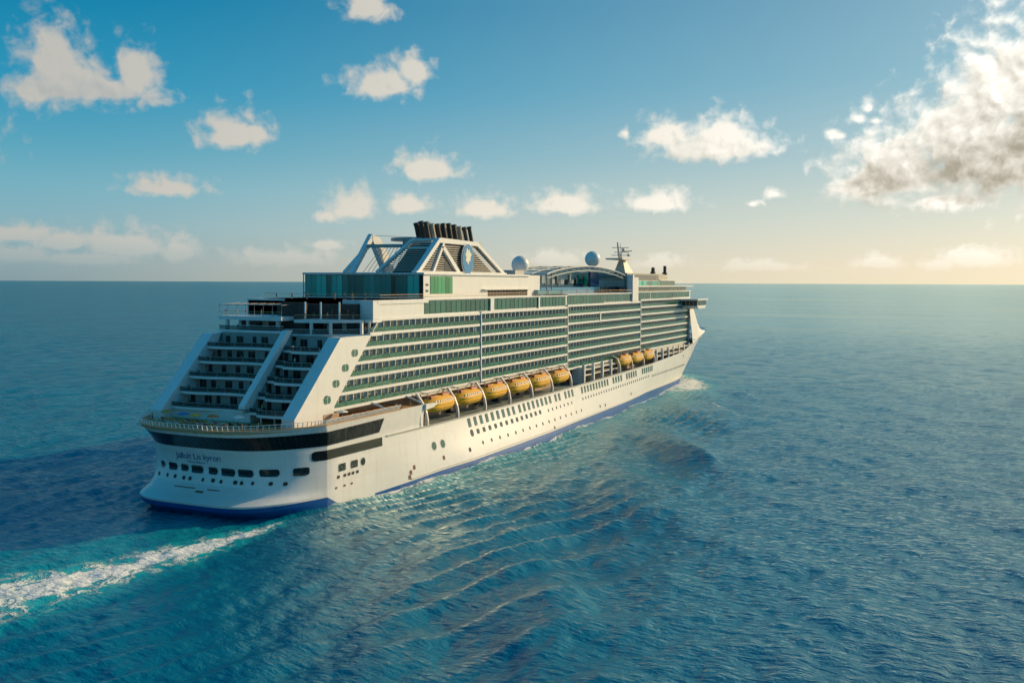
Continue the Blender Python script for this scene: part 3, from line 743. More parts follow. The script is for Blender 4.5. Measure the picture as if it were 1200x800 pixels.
# port A-frame
b = MB()
b.prism([(58.6, 52.5), (60.2, 52.5), (70.6, 63.4), (69, 64.0)], 'x', -10.8, -9.4)
b.prism([(76.6, 52.5), (82.2, 52.5), (73.2, 63.0), (69, 64.0), (69.2, 62.2)], 'x', -10.9, -9.3)
b.build('funnel_frame', white, ship)
b = MB(); b.bar((-10, 66.8, 60.4), (9, 64.5, 60.2), .8, 1.0); b.build('funnel_beam', steel, ship)
b = MB(); b.bar((-13, 60, 52.6), (-13, 73, 61), 1.0, 1.0); b.build('funnel_beam', white, ship)
b = MB(); b.loft([[(1+6.6*math.cos(a), 76+8.5*math.sin(a), z) for a in np.linspace(0, 2*math.pi, 28)[:-1]] for z in (62.0, 62.8)]); b.build('funnel_cap', steel, ship)
b = MB()
for k in range(9): b.tube([(-9.6+k*1.4, 74-k*.4, 60), (-4+k*1.2, 56+k*.4, 52.8)], .09, 4)
b.tube([(-10, 70, 63.6), (10, 70, 62.6)], .06, 4); b.build('stay_wire', steel, ship)
# emblem
b = MB(); c0, c1 = 79.6, 56.7
b.prism([(c0+3.5*math.cos(a), c1+4.4*math.sin(a)) for a in np.linspace(0, 2*math.pi, 40)[:-1]], 'x', XF+.42, XF+.75, 0)
b.prism([(c0+3.8*math.cos(a), c1+4.7*math.sin(a)) for a in np.linspace(0, 2*math.pi, 40)[:-1]], 'x', XF+.40, XF+.6, 2)
hair = []
for a in np.linspace(0, 2*math.pi, 44)[:-1]:
    r = 1.0+.16*math.sin(7*a)+.1*math.sin(3*a+1); hair.append((c0-.1+1.65*r*math.cos(a), c1+.9+2.0*r*math.sin(a)))
b.prism(hair, 'x', XF+.754, XF+.80, 1)
b.build('emblem', [logo_b, logo_w, white], ship)
# exhaust pipes
for i in range(26):
    y = 69.2+i*1.12; x = 9.4 - (i % 3)*2.2
    top = 67.0 + .3*math.sin(i*1.7); r_ = .62+.12*((i*7) % 3)/2
    b = MB(); b.tube([(x, y+.6, 61), (x, y-1.6, top-.5)], r_, 12); b.tube([(x, y-1.58, top-.6), (x, y-1.75, top)], r_+.12, 12)
    b.build('exhaust_pipe', tan if i % 5 == 3 else soot, ship, True)
b = MB(); b.box(1.5, 11, 68, 100, 60.8, 62.4); b.build('funnel_deck', louv, ship)
# radomes
for nm, c, r, zb in (('radome', (12, 127, 56.0), 3.0, 52.5), ('radome', (4, 219.4, 60.1), 3.3, 56)):
    b = MB(); b.ball(c, r, 24, 14); b.tube([(c[0], c[1], zb), (c[0], c[1], c[2]-r*.85)], 1.3, 10); b.build(nm, white, ship, True)
b = MB(); b.box(6, 17.5, 118.2, 131, ZH, 52.4); b.build('deckhouse', white, ship)
b = MB(); b.box(10, 17, 112, 119, 52.6, 54); b.build('vent_housing', louv, ship)

# ------------------------------------------------------------------ pool deck arch and screen
b = MB(); ya, yb, X0 = 143, 230.5, 15.0
def az_(y, h0=7.0, h1=3.4): t = (y-ya)/(yb-ya); return 45.9+h0+h1*math.sin(math.pi*t)**.8
ysamp = np.linspace(ya, yb, 31)
for x in (X0, 9, 3, -3):
    b.tube([(x, y, az_(y)) for y in ysamp], .34 if x == X0 else .22, 6)
    if x == X0: b.tube([(x, y, az_(y)-1.6 if 0 < i < 30 else az_(y)-1.2) for i, y in enumerate(ysamp)], .22, 6)
for i in range(1, 30): b.tube([(X0, ysamp[i], az_(ysamp[i])), (X0, ysamp[i-(i % 2)*1], az_(ysamp[i-(i % 2)])-1.6)], .11, 4)
for i in range(0, 31, 3): b.tube([(X0, ysamp[i], az_(ysamp[i])), (-3, ysamp[i], az_(ysamp[i]))], .14, 4)
for y in (ya, ya+4.5): b.tube([(X0, y, 45.9), (X0, y, az_(y))], .26, 6)
b.tube([(X0, yb, 45.9), (X0, yb, az_(yb))], .3, 6)
arch = b.build('roof_arch', mat('arch_steel', (.22, .28, .31), .45), ship)
b = MB(); b.loft([[(x, y, az_(y)+dz) for y in ysamp] + [(x, y, az_(y)+dz-.2) for y in ysamp[::-1]] for x, dz in ((14.6, -.05), (10.5, -.4), (-3, -1.2))]); b.build('roof_canopy', mat('canopy_glass', (.30, .42, .46), .15, transparent=.55), ship)
bd = MB(); bd.loft([[(x, y, z) for y, z in [(ya+1, 45.9)] + [(y, az_(y)-1.4) for y in ysamp[1:-1]] + [(yb-1, 45.9)]] for x in (3.2, 3.5)]); bk = bd.build('pool_backdrop', mat('backdrop_blue', (.05, .20, .30), .4, var=.3, vscale=.12), ship)
y = ya+3
while y < yb-5:                                    # windows, bars and screens along the back of the pool court
    wd = rng.uniform(1.2, 4.2); z0 = 48.9+rng.random()*1.2; z1 = min(z0+rng.uniform(1.2, 3.8), az_(y)-1.8, az_(min(y+wd, yb-1))-1.8)
    m_ = rng.choice((white, white, dark, steel, tan, deepb, teal, dark))
    if z1 > z0+.5: b = MB(); b.box(3.55, 3.75+rng.random()*.3, y, y+wd, z0, z1); b.build('wall_panel', m_, bk)
    y += wd+.3+rng.random()*1.2
b = MB(); b.box(7.5, 8.5, 205, 215, 47.4, 54.4); b.build('screen', deepb, ship)
b = MB(); b.box(10, 11, ya+4, yb-14, 45.9, 48.3); b.build('pool_bar', poolb, ship)
b = MB(); b.box(16.4, 19, 126, 148, 46, 47.2); b.box(16.6, 18.8, 126.4, 147.6, 47.2, 47.5, 1); b.build('pool_surround', [mat('pool_teal', (.02, .22, .26), .3), poolb], ship)
b = MB()
for k in range(8): b.box(12.5, 12.9, 205+k*3, 207.5+k*3, 46.1, 48.4)
b.build('wind_screen', dark, ship)
b = MB(); b.box(-13, -6.6, 246, 275, 45.9, 53.6); b.build('deckhouse', white, ship)
b = MB(); b.box(-2.4, 7, 257, 276, 45.9, 54); b.build('deckhouse', white, ship)
b = MB(); b.box(15.6, 18.4, 230.6, 232.2, 46, 53.6); b.build('deckhouse', white, ship)
# mast
mx, my = 2, 262
b = MB(); b.tube([(mx, my+4, 54), (mx, my+2.6, 58), (mx, my-2, 62.6), (mx, my-4.2, 68.6)], .95, 8, r1=.3)
b.tube([(mx, my+7, 54), (mx, my+4, 59), (mx, my, 63)], .6, 8)
b.loft([[(mx-4, my-9, 60.6), (mx+4, my-9, 60.6), (mx+3, my+6, 60.6), (mx-3, my+6, 60.6)], [(mx-4, my-9, 61.3), (mx+4, my-9, 61.3), (mx+3, my+6, 61.3), (mx-3, my+6, 61.3)]])
for z, hl, yy in ((66.3, 3.4, 3), (64.2, 3, 5), (62.8, 4, 4)): b.tube([(mx-hl, my+yy-5, z), (mx+hl, my+yy-1, z)], .16, 5); b.tube([(mx, my+yy-3, 60.5), (mx, my+yy-3, z+2)], .14, 5)
b.bar((mx, my+3, 64.6), (mx+3, my+8, 65), .4, .5); b.ball((mx, my+4.4, 65.4), .8, 10, 6); b.ball((mx+1.5, my+7.5, 63), .7, 10, 6)
b.loft([[(mx-3, my-1, 54), (mx+3, my-1, 54), (mx+3, my+12, 54), (mx-3, my+12, 54)], [(mx-1, my+1, 60.5), (mx+1, my+1, 60.5), (mx+1, my+6, 60.5), (mx-1, my+6, 60.5)]])
b.build('radar_mast', mat('mast_paint', (.58, .53, .45), .5, var=.1), ship)

# forward tiers -------------------------------------------------------------
b = MB(); b.box(-18.5, 18.6, 232, 318, 46.3, 48.3); b.build('deckhouse', mat('tier_paint', (.36, .33, .25), .6), ship)
b = MB(); b.box(-20, 20.2, 231, 326, 48.3, 48.75); b.build('sun_deck', white, ship)
b = MB()
for k in range(30): b.box(18.62, 18.72, 233+k*2.8, 235.6+k*2.8, 46.5, 48.2)
b.build('window_panel', mat('amber_glass', (.11, .10, .055), .15, island=.4), ship)
b = MB(); b.prism([(-18, 232), (18, 232), (18, 298), (14, 308), (-14, 308), (-18, 298)], 'z', 48.75, 51.1); b.build('deckhouse', cream, ship)
b = MB()
for k in range(16): b.box(18.02, 18.12, 234+k*2.4, 236.3+k*2.4, 48.95, 50.9)
b.build('window_panel', teal, ship)
b = MB()
for k in range(10): b.box(18.02, 18.12, 273+k*2.5, 275.4+k*2.5, 48.95, 50.9)
b.build('window_panel', green, ship)
b = MB(); b.box(-18.3, 18.4, 272, 309, 51.1, 51.5); b.build('sun_deck', white, ship)
b = MB()
for k in range(34): b.box(17.4, 17.55, 234+k*1.15, 234.45+k*1.15, 51.1, 53.9)
b.box(17.2, 17.6, 233, 273.5, 53.8, 54.1); b.build('fence_screen', louv, ship)
b = MB(); pts = [(-17, 233), (16.6, 233), (16.6, 290), (13, 302), (6, 306), (-17, 306)]
b.prism(pts, 'z', 51.1, 53.4); b.prism([(x*.93, y-1.5) for x, y in pts], 'z', 53.4, 54.3); b.build('deckhouse', mat('tier_cover', (.44, .42, .32), .6, var=.12), ship)
for y, hgt in ((278, 3.4), (298, 4.4)):
    b = MB(); b.tube([(13, y, 54), (13, y, 54+hgt)], 1.1 if y < 290 else .8, 8, r1=.8); b.box(12, 14, y-1.1, y+1.1, 54, 55.2); b.build('vent_stack', soot, ship)
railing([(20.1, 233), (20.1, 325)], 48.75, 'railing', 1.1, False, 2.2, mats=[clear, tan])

# ------------------------------------------------------------------ lifeboats
def lifeboat_parts():
    L, Bm = 14.6, 4.7
    ts = np.linspace(-1, 1, 17)
    def hw(t): return Bm/2*(1-abs(t)**3.2)**.62 + .04
    hl, cn, gw = MB(), MB(), MB()
    rings = []
    for t in ts:
        wv = hw(t); z0 = -1.9+1.3*abs(t)**4; y = t*L/2
        prof = [(-1, .35), (-.99, -.1), (-.86, -.9), (-.5, .0), (0, 0), (.5, 0), (.86, -.9), (.99, -.1), (1, .35)]
        rings.append([(-wv, y, .35), (-wv*.98, y, -.3), (-wv*.84, y, z0*.62), (-wv*.45, y, z0*.95), (0, y, z0), (wv*.45, y, z0*.95), (wv*.84, y, z0*.62), (wv*.98, y, -.3), (wv, y, .35)])
    hl.loft(rings)
    rings = []
    for t in ts*.93:
        wv = hw(t)*.9; y = t*L/2; zt = .35+1.75*(1-abs(t)**4*.75)
        rings.append([(-wv, y, .36), (-wv*.95, y, .36+(zt-.36)*.55), (-wv*.6, y, .36+(zt-.36)*.9), (0, y, zt), (wv*.6, y, .36+(zt-.36)*.9), (wv*.95, y, .36+(zt-.36)*.55), (wv, y, .36)])
    cn.loft(rings)
    rings = []
    for t in ts: wv = hw(t)+.12; y = t*(L/2+.12); rings.append([(-wv, y, .2), (-wv, y, .5), (wv, y, .5), (wv, y, .2)])
    gw.loft(rings)
    side = MB()
    for k in range(9):
        y = -4.6+k*1.15; x = hw(y/(L/2))*.9
        side.box(x*.93, x*.99+.06, y-.34, y+.34, .75, 1.25); side.box(-x*.99-.06, -x*.93, y-.34, y+.34, .75, 1.25)
    top = MB(); top.prism([(-1.0, 1.7), (1.0, 1.7), (.7, 2.5), (-.7, 2.5)], 'y', .8, 4.2)
    hook = MB(); hook.tube([(0, 0, 1.2), (0, 0, 2.9), (-2.4, 0, 3.1)], .15, 6)
    box = MB(); box.prism([(-.9, 1.5), (.9, 1.5), (.7, 2.3), (-.7, 2.3)], 'y', -5.4, -3.4)
    stripe_ = MB(); rings = []
    for t in ts: wv = hw(t)*.975+.05; y = t*(L/2+.03); rings.append([(-wv, y, -.55), (-wv, y, -.35), (wv, y, -.35), (wv, y, -.55)])
    stripe_.loft(rings)
    return [('hull', hl, yell, True), ('canopy', cn, oran, True), ('gunwale', gw, pale, True), ('window', side, white, False), ('wheelhouse', top, red, False), ('lifting_hook', hook, steel, False), ('rubbing_strake', stripe_, oran, False), ('hatch', box, red, False)]
parts = [(n_, p.mesh(n_, m, s)) for n_, p, m, s in lifeboat_parts()]
ords = ['sternmost', 'second from the stern', 'third from the stern', 'fourth from the stern', 'fifth from the stern', 'sixth from the stern']
for i, y in enumerate([51, 67.8, 84.6, 101.5, 118.4, 135.6, 205.3, 221.2, 237.2]):
    e = bpy.data.objects.new('lifeboat', None); COL.objects.link(e); e.location = (22.7, y, 17.9 if i < 6 else 18.6)
    lab = f'yellow lifeboat with orange top, {ords[i]} in the row of six' if i < 6 else ['yellow and orange lifeboat hanging aftmost of the three near the bow', 'yellow and orange lifeboat in the middle of the three near the bow', 'yellow and orange lifeboat hanging closest to the bow'][i-6]
    tag(e, lab, 'lifeboat', 'lifeboats hanging along the side of the ship')
    e.scale = (1.0, 1.0, 1.08)
    for n_, m in parts:
        for dy in ((-5.8, 5.6) if n_ == 'lifting_hook' else (0,)): link(n_, m, e, (0, dy, 0))

# ------------------------------------------------------------------ deck furniture
def thing(name, label, cat, loc, parts, rz=0, group=None, cache={}):
    e = bpy.data.objects.new(name, None); COL.objects.link(e); e.location = loc; e.rotation_euler.z = rz; tag(e, label, cat, group)
    for n_, m in parts: link(n_, m, e)
    return e
def chair_parts(m):
    s = MB(); s.box(-.32, .32, -.3, .32, .36, .52); bk = MB(); bk.loft([[(-.32, -.3, .5), (.32, -.3, .5), (.32, -.2, .5), (-.32, -.2, .5)], [(-.3, -.5, 1.05), (.3, -.5, 1.05), (.3, -.42, 1.05), (-.3, -.42, 1.05)]])
    lg = MB()
    for x in (-.27, .27):
        for y in (-.25, .27): lg.tube([(x, y, 0), (x, y, .37)], .04, 5)
        lg.box(x-.05, x+.05, -.3, .3, .62, .68); lg.tube([(x, .26, .36), (x, .26, .63)], .035, 5)
    return [('seat', s.mesh('seat', m)), ('backrest', bk.mesh('backrest', m)), ('frame', lg.mesh('frame', m))]
def table_parts(m):
    t = MB(); t.lathe([(.02, .7), (.5, .7), (.5, .75), (.02, .75)], n=14); p = MB(); p.tube([(0, 0, .03), (0, 0, .7)], .05, 6); p.lathe([(.28, 0), (.28, .03), (.05, .06)], n=10)
    return [('tabletop', t.mesh('tabletop', m)), ('pedestal', p.mesh('pedestal', m))]
def lounger_parts(m):
    f = MB(); f.box(-.34, .34, -.95, .95, .24, .3); s = MB(); s.box(-.32, .32, -.3, .95, .3, .4)
    bk = MB(); bk.loft([[(-.32, -.3, .32), (.32, -.3, .32), (.32, -.28, .42), (-.32, -.28, .42)], [(-.32, -.95, .78), (.32, -.95, .78), (.32, -.9, .88), (-.32, -.9, .88)]])
    lg = MB()
    for x in (-.3, .3):
        for y in (-.8, .8): lg.tube([(x, y, 0), (x, y, .25)], .035, 5)
    return [('frame', f.mesh('frame', white)), ('seat', s.mesh('seat', m)), ('backrest', bk.mesh('backrest', m)), ('leg', lg.mesh('leg', white))]
def parasol_parts(m):
    c = MB(); c.loft([[(r*math.cos(a), r*math.sin(a), z) for a in np.linspace(0, 2*math.pi, 9)[:-1]] for r, z in ((1.35, 2.05), (1.38, 2.1), (.75, 2.42), (.03, 2.62))]); p = MB(); p.tube([(0, 0, 0), (0, 0, 2.6)], .035, 6); p.lathe([(.3, 0), (.3, .08), (.05, .12)], n=10)
    return [('canopy', c.mesh('canopy', m)), ('pole', p.mesh('pole', steel))]
dkchair = chair_parts(wick); brchair = chair_parts(mat('brown_chair', (.17, .09, .05), .6)); wtable = table_parts(white); dtable = table_parts(wick)
lvl = ['lowest', 'second lowest', 'middle', 'second highest', 'highest']
for k, z in enumerate(LEV):
    y0 = yr(z)+1.2
    for side, xa, xb, zo, cnt in (('port', -16.4, 3.0, 0, 15), ('starboard', 6.0, 16.0, -.3, 11)):
        for q in range(cnt):
            x = xa+(xb-xa)*(q+.5)/cnt + rng.uniform(-.3, .3)
            yo = rng.uniform(1.3, 2.3) - (1.6 if side == 'starboard' and x > 9.5 else 0)
            if q % 3 == 1:
                thing('terrace_table', f'dark round table among chairs on the {lvl[k]} {side} stern terrace', 'table', (x, y0+yo, z+zo+.12), dtable, 0, f'tables on the {lvl[k]} {side} terrace')
            else:
                thing('terrace_chair', f'dark wicker armchair on the {lvl[k]} {side} stern terrace', 'chair', (x, y0+yo, z+zo+.12), dkchair, rng.uniform(0, 6.28), f'chairs on the {lvl[k]} {side} terrace')
ZD = 18.62
for q in range(16):
    y = 2+q*1.95; x = 22.3+.7*math.sin(q*1.9)
    if q % 3 == 0: thing('promenade_table', 'small white round table on the teak promenade under the balconies', 'table', (x, y, ZD), wtable, 0, 'tables along the promenade')
    thing('promenade_chair', 'brown armchair facing the rail on the teak promenade under the balconies', 'chair', (x+.5*(-1)**q, y+.9, ZD), brchair, rng.uniform(0, 6.28), 'chairs along the promenade')
fab = {'yellow': mat('yellow_fabric', (.62, .36, .05), .8), 'orange': mat('orange_fabric', (.60, .16, .03), .8), 'blue': mat('blue_fabric', (.03, .16, .42), .8), 'white': mat('white_fabric', (.7, .68, .62), .8), 'red': mat('red_fabric', (.42, .04, .03), .8), 'ochre': mat('ochre_fabric', (.42, .27, .08), .8)}
lp = {c: lounger_parts(m) for c, m in fab.items()}; pp = {c: parasol_parts(m) for c, m in fab.items()}
thing('parasol', 'white open parasol on the promenade beside the raked side wall', 'parasol', (22.1, 7.2, ZD), pp['white'])
for x, y, c in ((-13.5, -9.8, 'ochre'), (-3, -12.2, 'yellow'), (-7, -11.4, 'blue'), (1.4, -11.6, 'orange'), (7.6, -10.6, 'white')):
    thing('parasol', f'open {c} parasol over the loungers on the aft deck', 'parasol', (x, y, ZD), pp[c], rng.random())
seq = ['yellow', 'ochre', 'orange', 'yellow', 'red', 'yellow', 'white', 'ochre']
for r_, yy in enumerate((-9.4, -13.6)):
    for q in range(12 if r_ == 0 else 9):
        c = rng.choice(seq); x = -15+q*1.55 if r_ == 0 else -9+q*1.7
        thing('sun_lounger', f'{c} cushioned sun lounger in the row {"by the parapet" if r_ == 0 else "by the transom rail"} of the aft deck', 'sun lounger', (x, yy+rng.uniform(-.4, .4)+.0, ZD), lp[c], rng.uniform(-.4, .4), f'{c} loungers {"by the parapet" if r_ == 0 else "by the transom rail"}')
for q in range(9):
    x = 6+q*1.6; thing('deck_chair', 'dark armchair on the aft deck below the starboard terraces', 'chair', (x, -11.2+.9*math.sin(q*2.1)+.12*max(0, x-10), ZD), dkchair, rng.uniform(0, 6.28), 'dark chairs on the aft deck')

# ------------------------------------------------------------------ people
def figure(pose):
    J = {'pel': (0, 0, .93, .135), 'waist': (0, 0, 1.1, .12), 'chest': (0, 0, 1.33, .145), 'neck': (0, .01, 1.5, .055), 'head': (0, .02, 1.6, .085), 'crown': (0, .01, 1.72, .085)}
    E = [('pel', 'waist'), ('waist', 'chest'), ('chest', 'neck'), ('neck', 'head'), ('head', 'crown')]
    for s, t in ((-1, 'l'), (1, 'r')):
        st = {'walk': .22*s, 'stand': .03*s, 'lean': -.02*s}[pose]
        J['hip'+t] = (.09*s, 0, .88, .095); J['knee'+t] = (.1*s, st*.6+.03, .48, .06); J['ank'+t] = (.1*s, st, .08, .042); J['toe'+t] = (.11*s, st+.17, .04, .04)
        J['sho'+t] = (.19*s, 0, 1.42, .06)
        if pose == 'lean': J['elb'+t] = (.25*s, .2, 1.2, .043); J['han'+t] = (.16*s, .45, 1.12, .035)
        else: J['elb'+t] = (.25*s, -.02-st*.4, 1.13, .043); J['han'+t] = (.24*s, .06-st*.9, .88, .036)
        E += [('pel', 'hip'+t), ('hip'+t, 'knee'+t), ('knee'+t, 'ank'+t), ('ank'+t, 'toe'+t), ('chest', 'sho'+t), ('sho'+t, 'elb'+t), ('elb'+t, 'han'+t)]
    ks = list(J); me = bpy.data.meshes.new('person'); me.from_pydata([J[k][:3] for k in ks], [(ks.index(a), ks.index(b_)) for a, b_ in E], [])
    o = bpy.data.objects.new('person', me); COL.objects.link(o)
    md = o.modifiers.new('s', 'SKIN'); sv = me.skin_vertices[0].data
    for i, k in enumerate(ks): sv[i].radius = (J[k][3], J[k][3]*(.8 if k in ('chest', 'waist', 'pel') else 1)); sv[i].use_root = k == 'pel'
    o.modifiers.new('b', 'SUBSURF').levels = 1
    bpy.context.view_layer.update()
    m2 = bpy.data.meshes.new_from_object(o.evaluated_get(bpy.context.evaluated_depsgraph_get())); bpy.data.objects.remove(o)
    m2.materials.clear()
    for _ in range(4): m2.materials.append(None)
    for p in m2.polygons:
        c = p.center; p.use_smooth = True
        p.material_index = 3 if c.z > 1.66 or (c.z > 1.56 and c.y < -.02) else 0 if c.z > 1.48 or (abs(c.x) > .22 and c.z < 1.2 and c.z > .7) or c.y > .3 else 1 if c.z > .97 else 2 if c.z > .45 else 0
    return m2
poses = {p: figure(p) for p in ('walk', 'stand', 'lean')}
skin = mat('skin', (.45, .27, .19), .6); hairm = mat('hair', (.05, .03, .02), .7)
tops = {c: m for c, m in fab.items()}; tops['green'] = mat('green_fabric', (.05, .22, .1), .8); tops['black'] = wick
bot = {'dark': mat('navy_cloth', (.03, .04, .08), .8), 'pale': mat('khaki_cloth', (.5, .42, .3), .8)}
def person(pose, top, bt, loc, rz, label):
    o = bpy.data.objects.new('person', poses[pose]); COL.objects.link(o); o.location = loc; o.rotation_euler.z = rz
    for i, m in enumerate((skin, tops[top], bot[bt], hairm)): o.material_slots[i].link = 'OBJECT'; o.material_slots[i].material = m
    tag(o, label, 'person', 'passengers on the open decks')
pl = [('aft deck by the transom rail', [(-18, -9.5), (-11, -15.4), (-4.4, -17.4), (3.4, -17.8), (9.5, -16.6), (12.2, -15.0), (14.5, -12.6)], ZD, 3.1),
      ('starboard promenade', [(23.6, 9), (22.8, 15.5), (23.9, 21.5), (22.7, 29.5), (23.4, 35)], ZD, -1.5),
      ('port upper terrace', [(-17.6, 15.2), (-14.2, 15.0), (-11.5, 15.3), (-6.6, 15.0), (-3.2, 14.9)], 41.6, 3.1),
      ('starboard upper terrace', [(6.8, 14.4), (9.4, 14.3), (12.4, 15.4), (14.6, 17.6), (17.0, 19.4)], 41.0, 3.0),
      ('top deck behind the aft rail', [(-11.5, 27.2), (-6.5, 27), (-2, 27.1), (6.5, 27), (9.2, 27.4), (11.6, 27.2), (15.4, 27.1)], 45.6, 3.1),
      ('lowest stern terrace', [(-13.5, -3.4), (-7.2, -3.2), (-1.5, -3.6), (8.6, -4.0)], 21.32, 3.1), ('middle stern terrace', [(-12.4, 5.9), (-5.0, 5.7), (1.2, 6.2), (11.2, 4.4)], 31.12, 3.1),
      ('side of the pool deck', [(19.3, 134), (19.2, 147), (19.2, 161), (19.3, 172), (19.2, 186), (19.1, 199), (19.3, 211)], 45.95, -1.5)]
tk = list(tops)
for area, spots, z, rz in pl:
    used = set()
    for i, (x, y) in enumerate(spots):
        while True:
            t, bt_ = rng.choice(tk), rng.choice(('dark', 'pale'))
            if (t, bt_) not in used: used.add((t, bt_)); break
        ps = rng.choice(('walk', 'stand', 'lean'))
        person(ps, t, bt_, (x, y, z), rz+rng.uniform(-.7, .7), f'person in {t} top and {bt_} trousers on the {area}')

# ------------------------------------------------------------------ sea
def ocean(L, n, wind, wd, lo, hi, seed):
    r = np.random.default_rng(seed); k1 = 2*np.pi*np.fft.fftfreq(n, L/n); kx, ky = np.meshgrid(k1, k1); k = np.hypot(kx, ky); k[0, 0] = 1
    Lw = wind**2/9.81; cs = (kx*math.cos(wd)+ky*math.sin(wd))/k
    S = np.exp(-1/(k*Lw)**2)/k**4*(np.abs(cs)**2*.85+.15)
    S *= (2*np.pi/k < hi)*(2*np.pi/k > lo); S[0, 0] = 0
    H = np.sqrt(S)*(r.normal(size=(n, n))+1j*r.normal(size=(n, n)))
    g = lambda Q: np.real(np.fft.ifft2(Q))
    hh = g(H); sc = hh.std(); return hh/sc, g(-1j*kx/k*H)/sc, g(-1j*ky/k*H)/sc
def samp(a, L, x, y):
    n = a.shape[0]; u = (x/L*n) % n; v = (y/L*n) % n; i = np.floor(u).astype(int); j = np.floor(v).astype(int); fu, fv = u-i, v-j
    i %= n; j %= n; i2, j2 = (i+1) % n, (j+1) % n
    return a[j, i]*(1-fu)*(1-fv)+a[j, i2]*fu*(1-fv)+a[j2, i]*(1-fu)*fv+a[j2, i2]*fu*fv
def kelvin(u, v, U):
    """steady ship-wave elevation; u metres astern of the bow, v metres abeam"""
    k0 = 9.81/U**2; out = np.zeros_like(u)
    th = np.linspace(-1.32, 1.32, 260)
    for t in th:
        k = k0/math.cos(t)**2
        amp = math.exp(-(k*2.2)**2*.25) * (.35+.9*min(1, abs(t)/.7))
        out += amp*np.cos(k*(u*math.cos(t)+v*math.sin(t)) + .6)
    return out*(th[1]-th[0])
LA, LB = 420., 151.
oA = ocean(LA, 512, 9, R(200), 9, 40, 3); oB = ocean(LB, 512, 6, R(165), 1.4, 9, 5)
c0 = CAM.x, CAM.y
ang = np.concatenate([np.linspace(-math.pi, -1.0, 40)[:-1], np.linspace(-1.0, 1.0, 900), np.linspace(1.0, math.pi, 40)[1:]])
lr = [math.log(18)]
while lr[-1] < math.log(1500): lr.append(lr[-1] + (.0075 if lr[-1] < math.log(95) else .0046 if lr[-1] < math.log(520) else .0075))
rad = np.concatenate([[0.5], np.exp(lr)]); rad = np.concatenate([rad, rad[-1]*np.exp(np.arange(1, 120)*.045)])
A, RR = np.meshgrid(ang, rad); hd = A + (math.pi/2+YAW)
X = c0[0]+RR*np.cos(hd); Y = c0[1]+RR*np.sin(hd)
core = np.abs(A) < 1.02
dr = np.gradient(RR, axis=0)
fA = np.clip(1.4-dr/9, 0, 1)*core; fB = np.clip(1.3-dr/3.2, 0, 1)*core
hA, xA, yA = [samp(q, LA, X, Y) for q in oA]; hB, xB, yB = [samp(q, LB, X*.94+Y*.34, Y*.94-X*.34) for q in oB]
Z = .17*fA*hA + .085*fB*hB
# ship waves: a steady wake fan whose outer edge follows the bow wave seen in the water
ENVY = [-400, -160, -65, -36, 21, 72, 123, 195, 225, 264, 318, 340]; ENVX = [128, 110, 102, 95, 91, 89, 80, 71, 60, 46, 22, 8]
env = np.interp(Y, ENVY, ENVX); aX = np.abs(X)
u = 338-Y; v = (aX-6)*np.clip(.36*u, 1, None)/np.clip(env-6, 2, None)
near = (u > -10) & (u < 800) & (aX < 300) & core
Kz = np.zeros_like(X); Kz[near] = kelvin(u[near], v[near], 10.6)
ufade = np.clip((u+4)/30, 0, 1)*np.clip((800-u)/450, 0, 1)
out_ = 1/(1+np.exp((aX-env-7)/4))
keep = np.clip(1.3-dr/4.6, 0, 1)
Z += 1.35*np.clip((u-40)/150, .3, 1)*Kz*np.where(X > 0, 1., .6)*ufade*out_*keep
# short divergent ripples between the hull and the edge of the fan
dd = np.clip(.978*aX-.15*Y+.0006*(Y-80)**2-4, 2, None)
wob = samp(oA[0], LA, X*.35+40, Y*.35); ph = 2*np.pi*11*np.log(dd+24) + 1.1*wob
rip = np.cos(ph) + .35*np.cos(2*ph+.8)
mod = np.clip(.7+.6*samp(oA[0], LA, X*.22, Y*.22+77), .1, 1.6)*np.where(X > 0, 1., .35)
inside = 1/(1+np.exp((aX-env+5)/4))*np.clip((Y+170)/60, 0, 1)*np.clip((330-Y)/60, 0, 1)
Z += .36*rip*mod*inside*np.clip(1.35-dr/3.4, 0, 1)
# the broken ridge along the edge of the fan
along = Y*.9+aX*.44
Z += .50*np.exp(-((aX-env+1)/np.where(aX > env-1, 2.6, 5.5))**2)*np.clip(.55+.75*np.cos(2*np.pi*along/31+.8*wob), 0, 2)*np.clip((Y+190)/80, 0, 1)*np.clip((300-Y)/60, 0, 1)*np.where(X > 0, 1., .5)
# crests thrown off the stem and where the fan breaks along its edge
for cx_, cy_, am, ln in ((56, 277, 1.3, 22), (59, 219, 1.3, 20), (75, 114, .8, 15), (86, 58, .7, 14), (88, 8, .6, 13), (94, -34, .6, 12)):
    dx, dy = aX-cx_, Y-cy_; s_ = dx*.47-dy*.88; t_ = dx*.88+dy*.47
    Z += am*keep*(np.exp(-(t_/np.where(t_ > 0, 1.9, 6.0))**2-(s_/ln)**2) - .3*np.exp(-((t_-6.5)/5.0)**2-(s_/ln)**2))
X2 = X + .17*fA*xA*.7 + .085*fB*xB*.9; Y2 = Y + .17*fA*yA*.7 + .085*fB*yB*.9
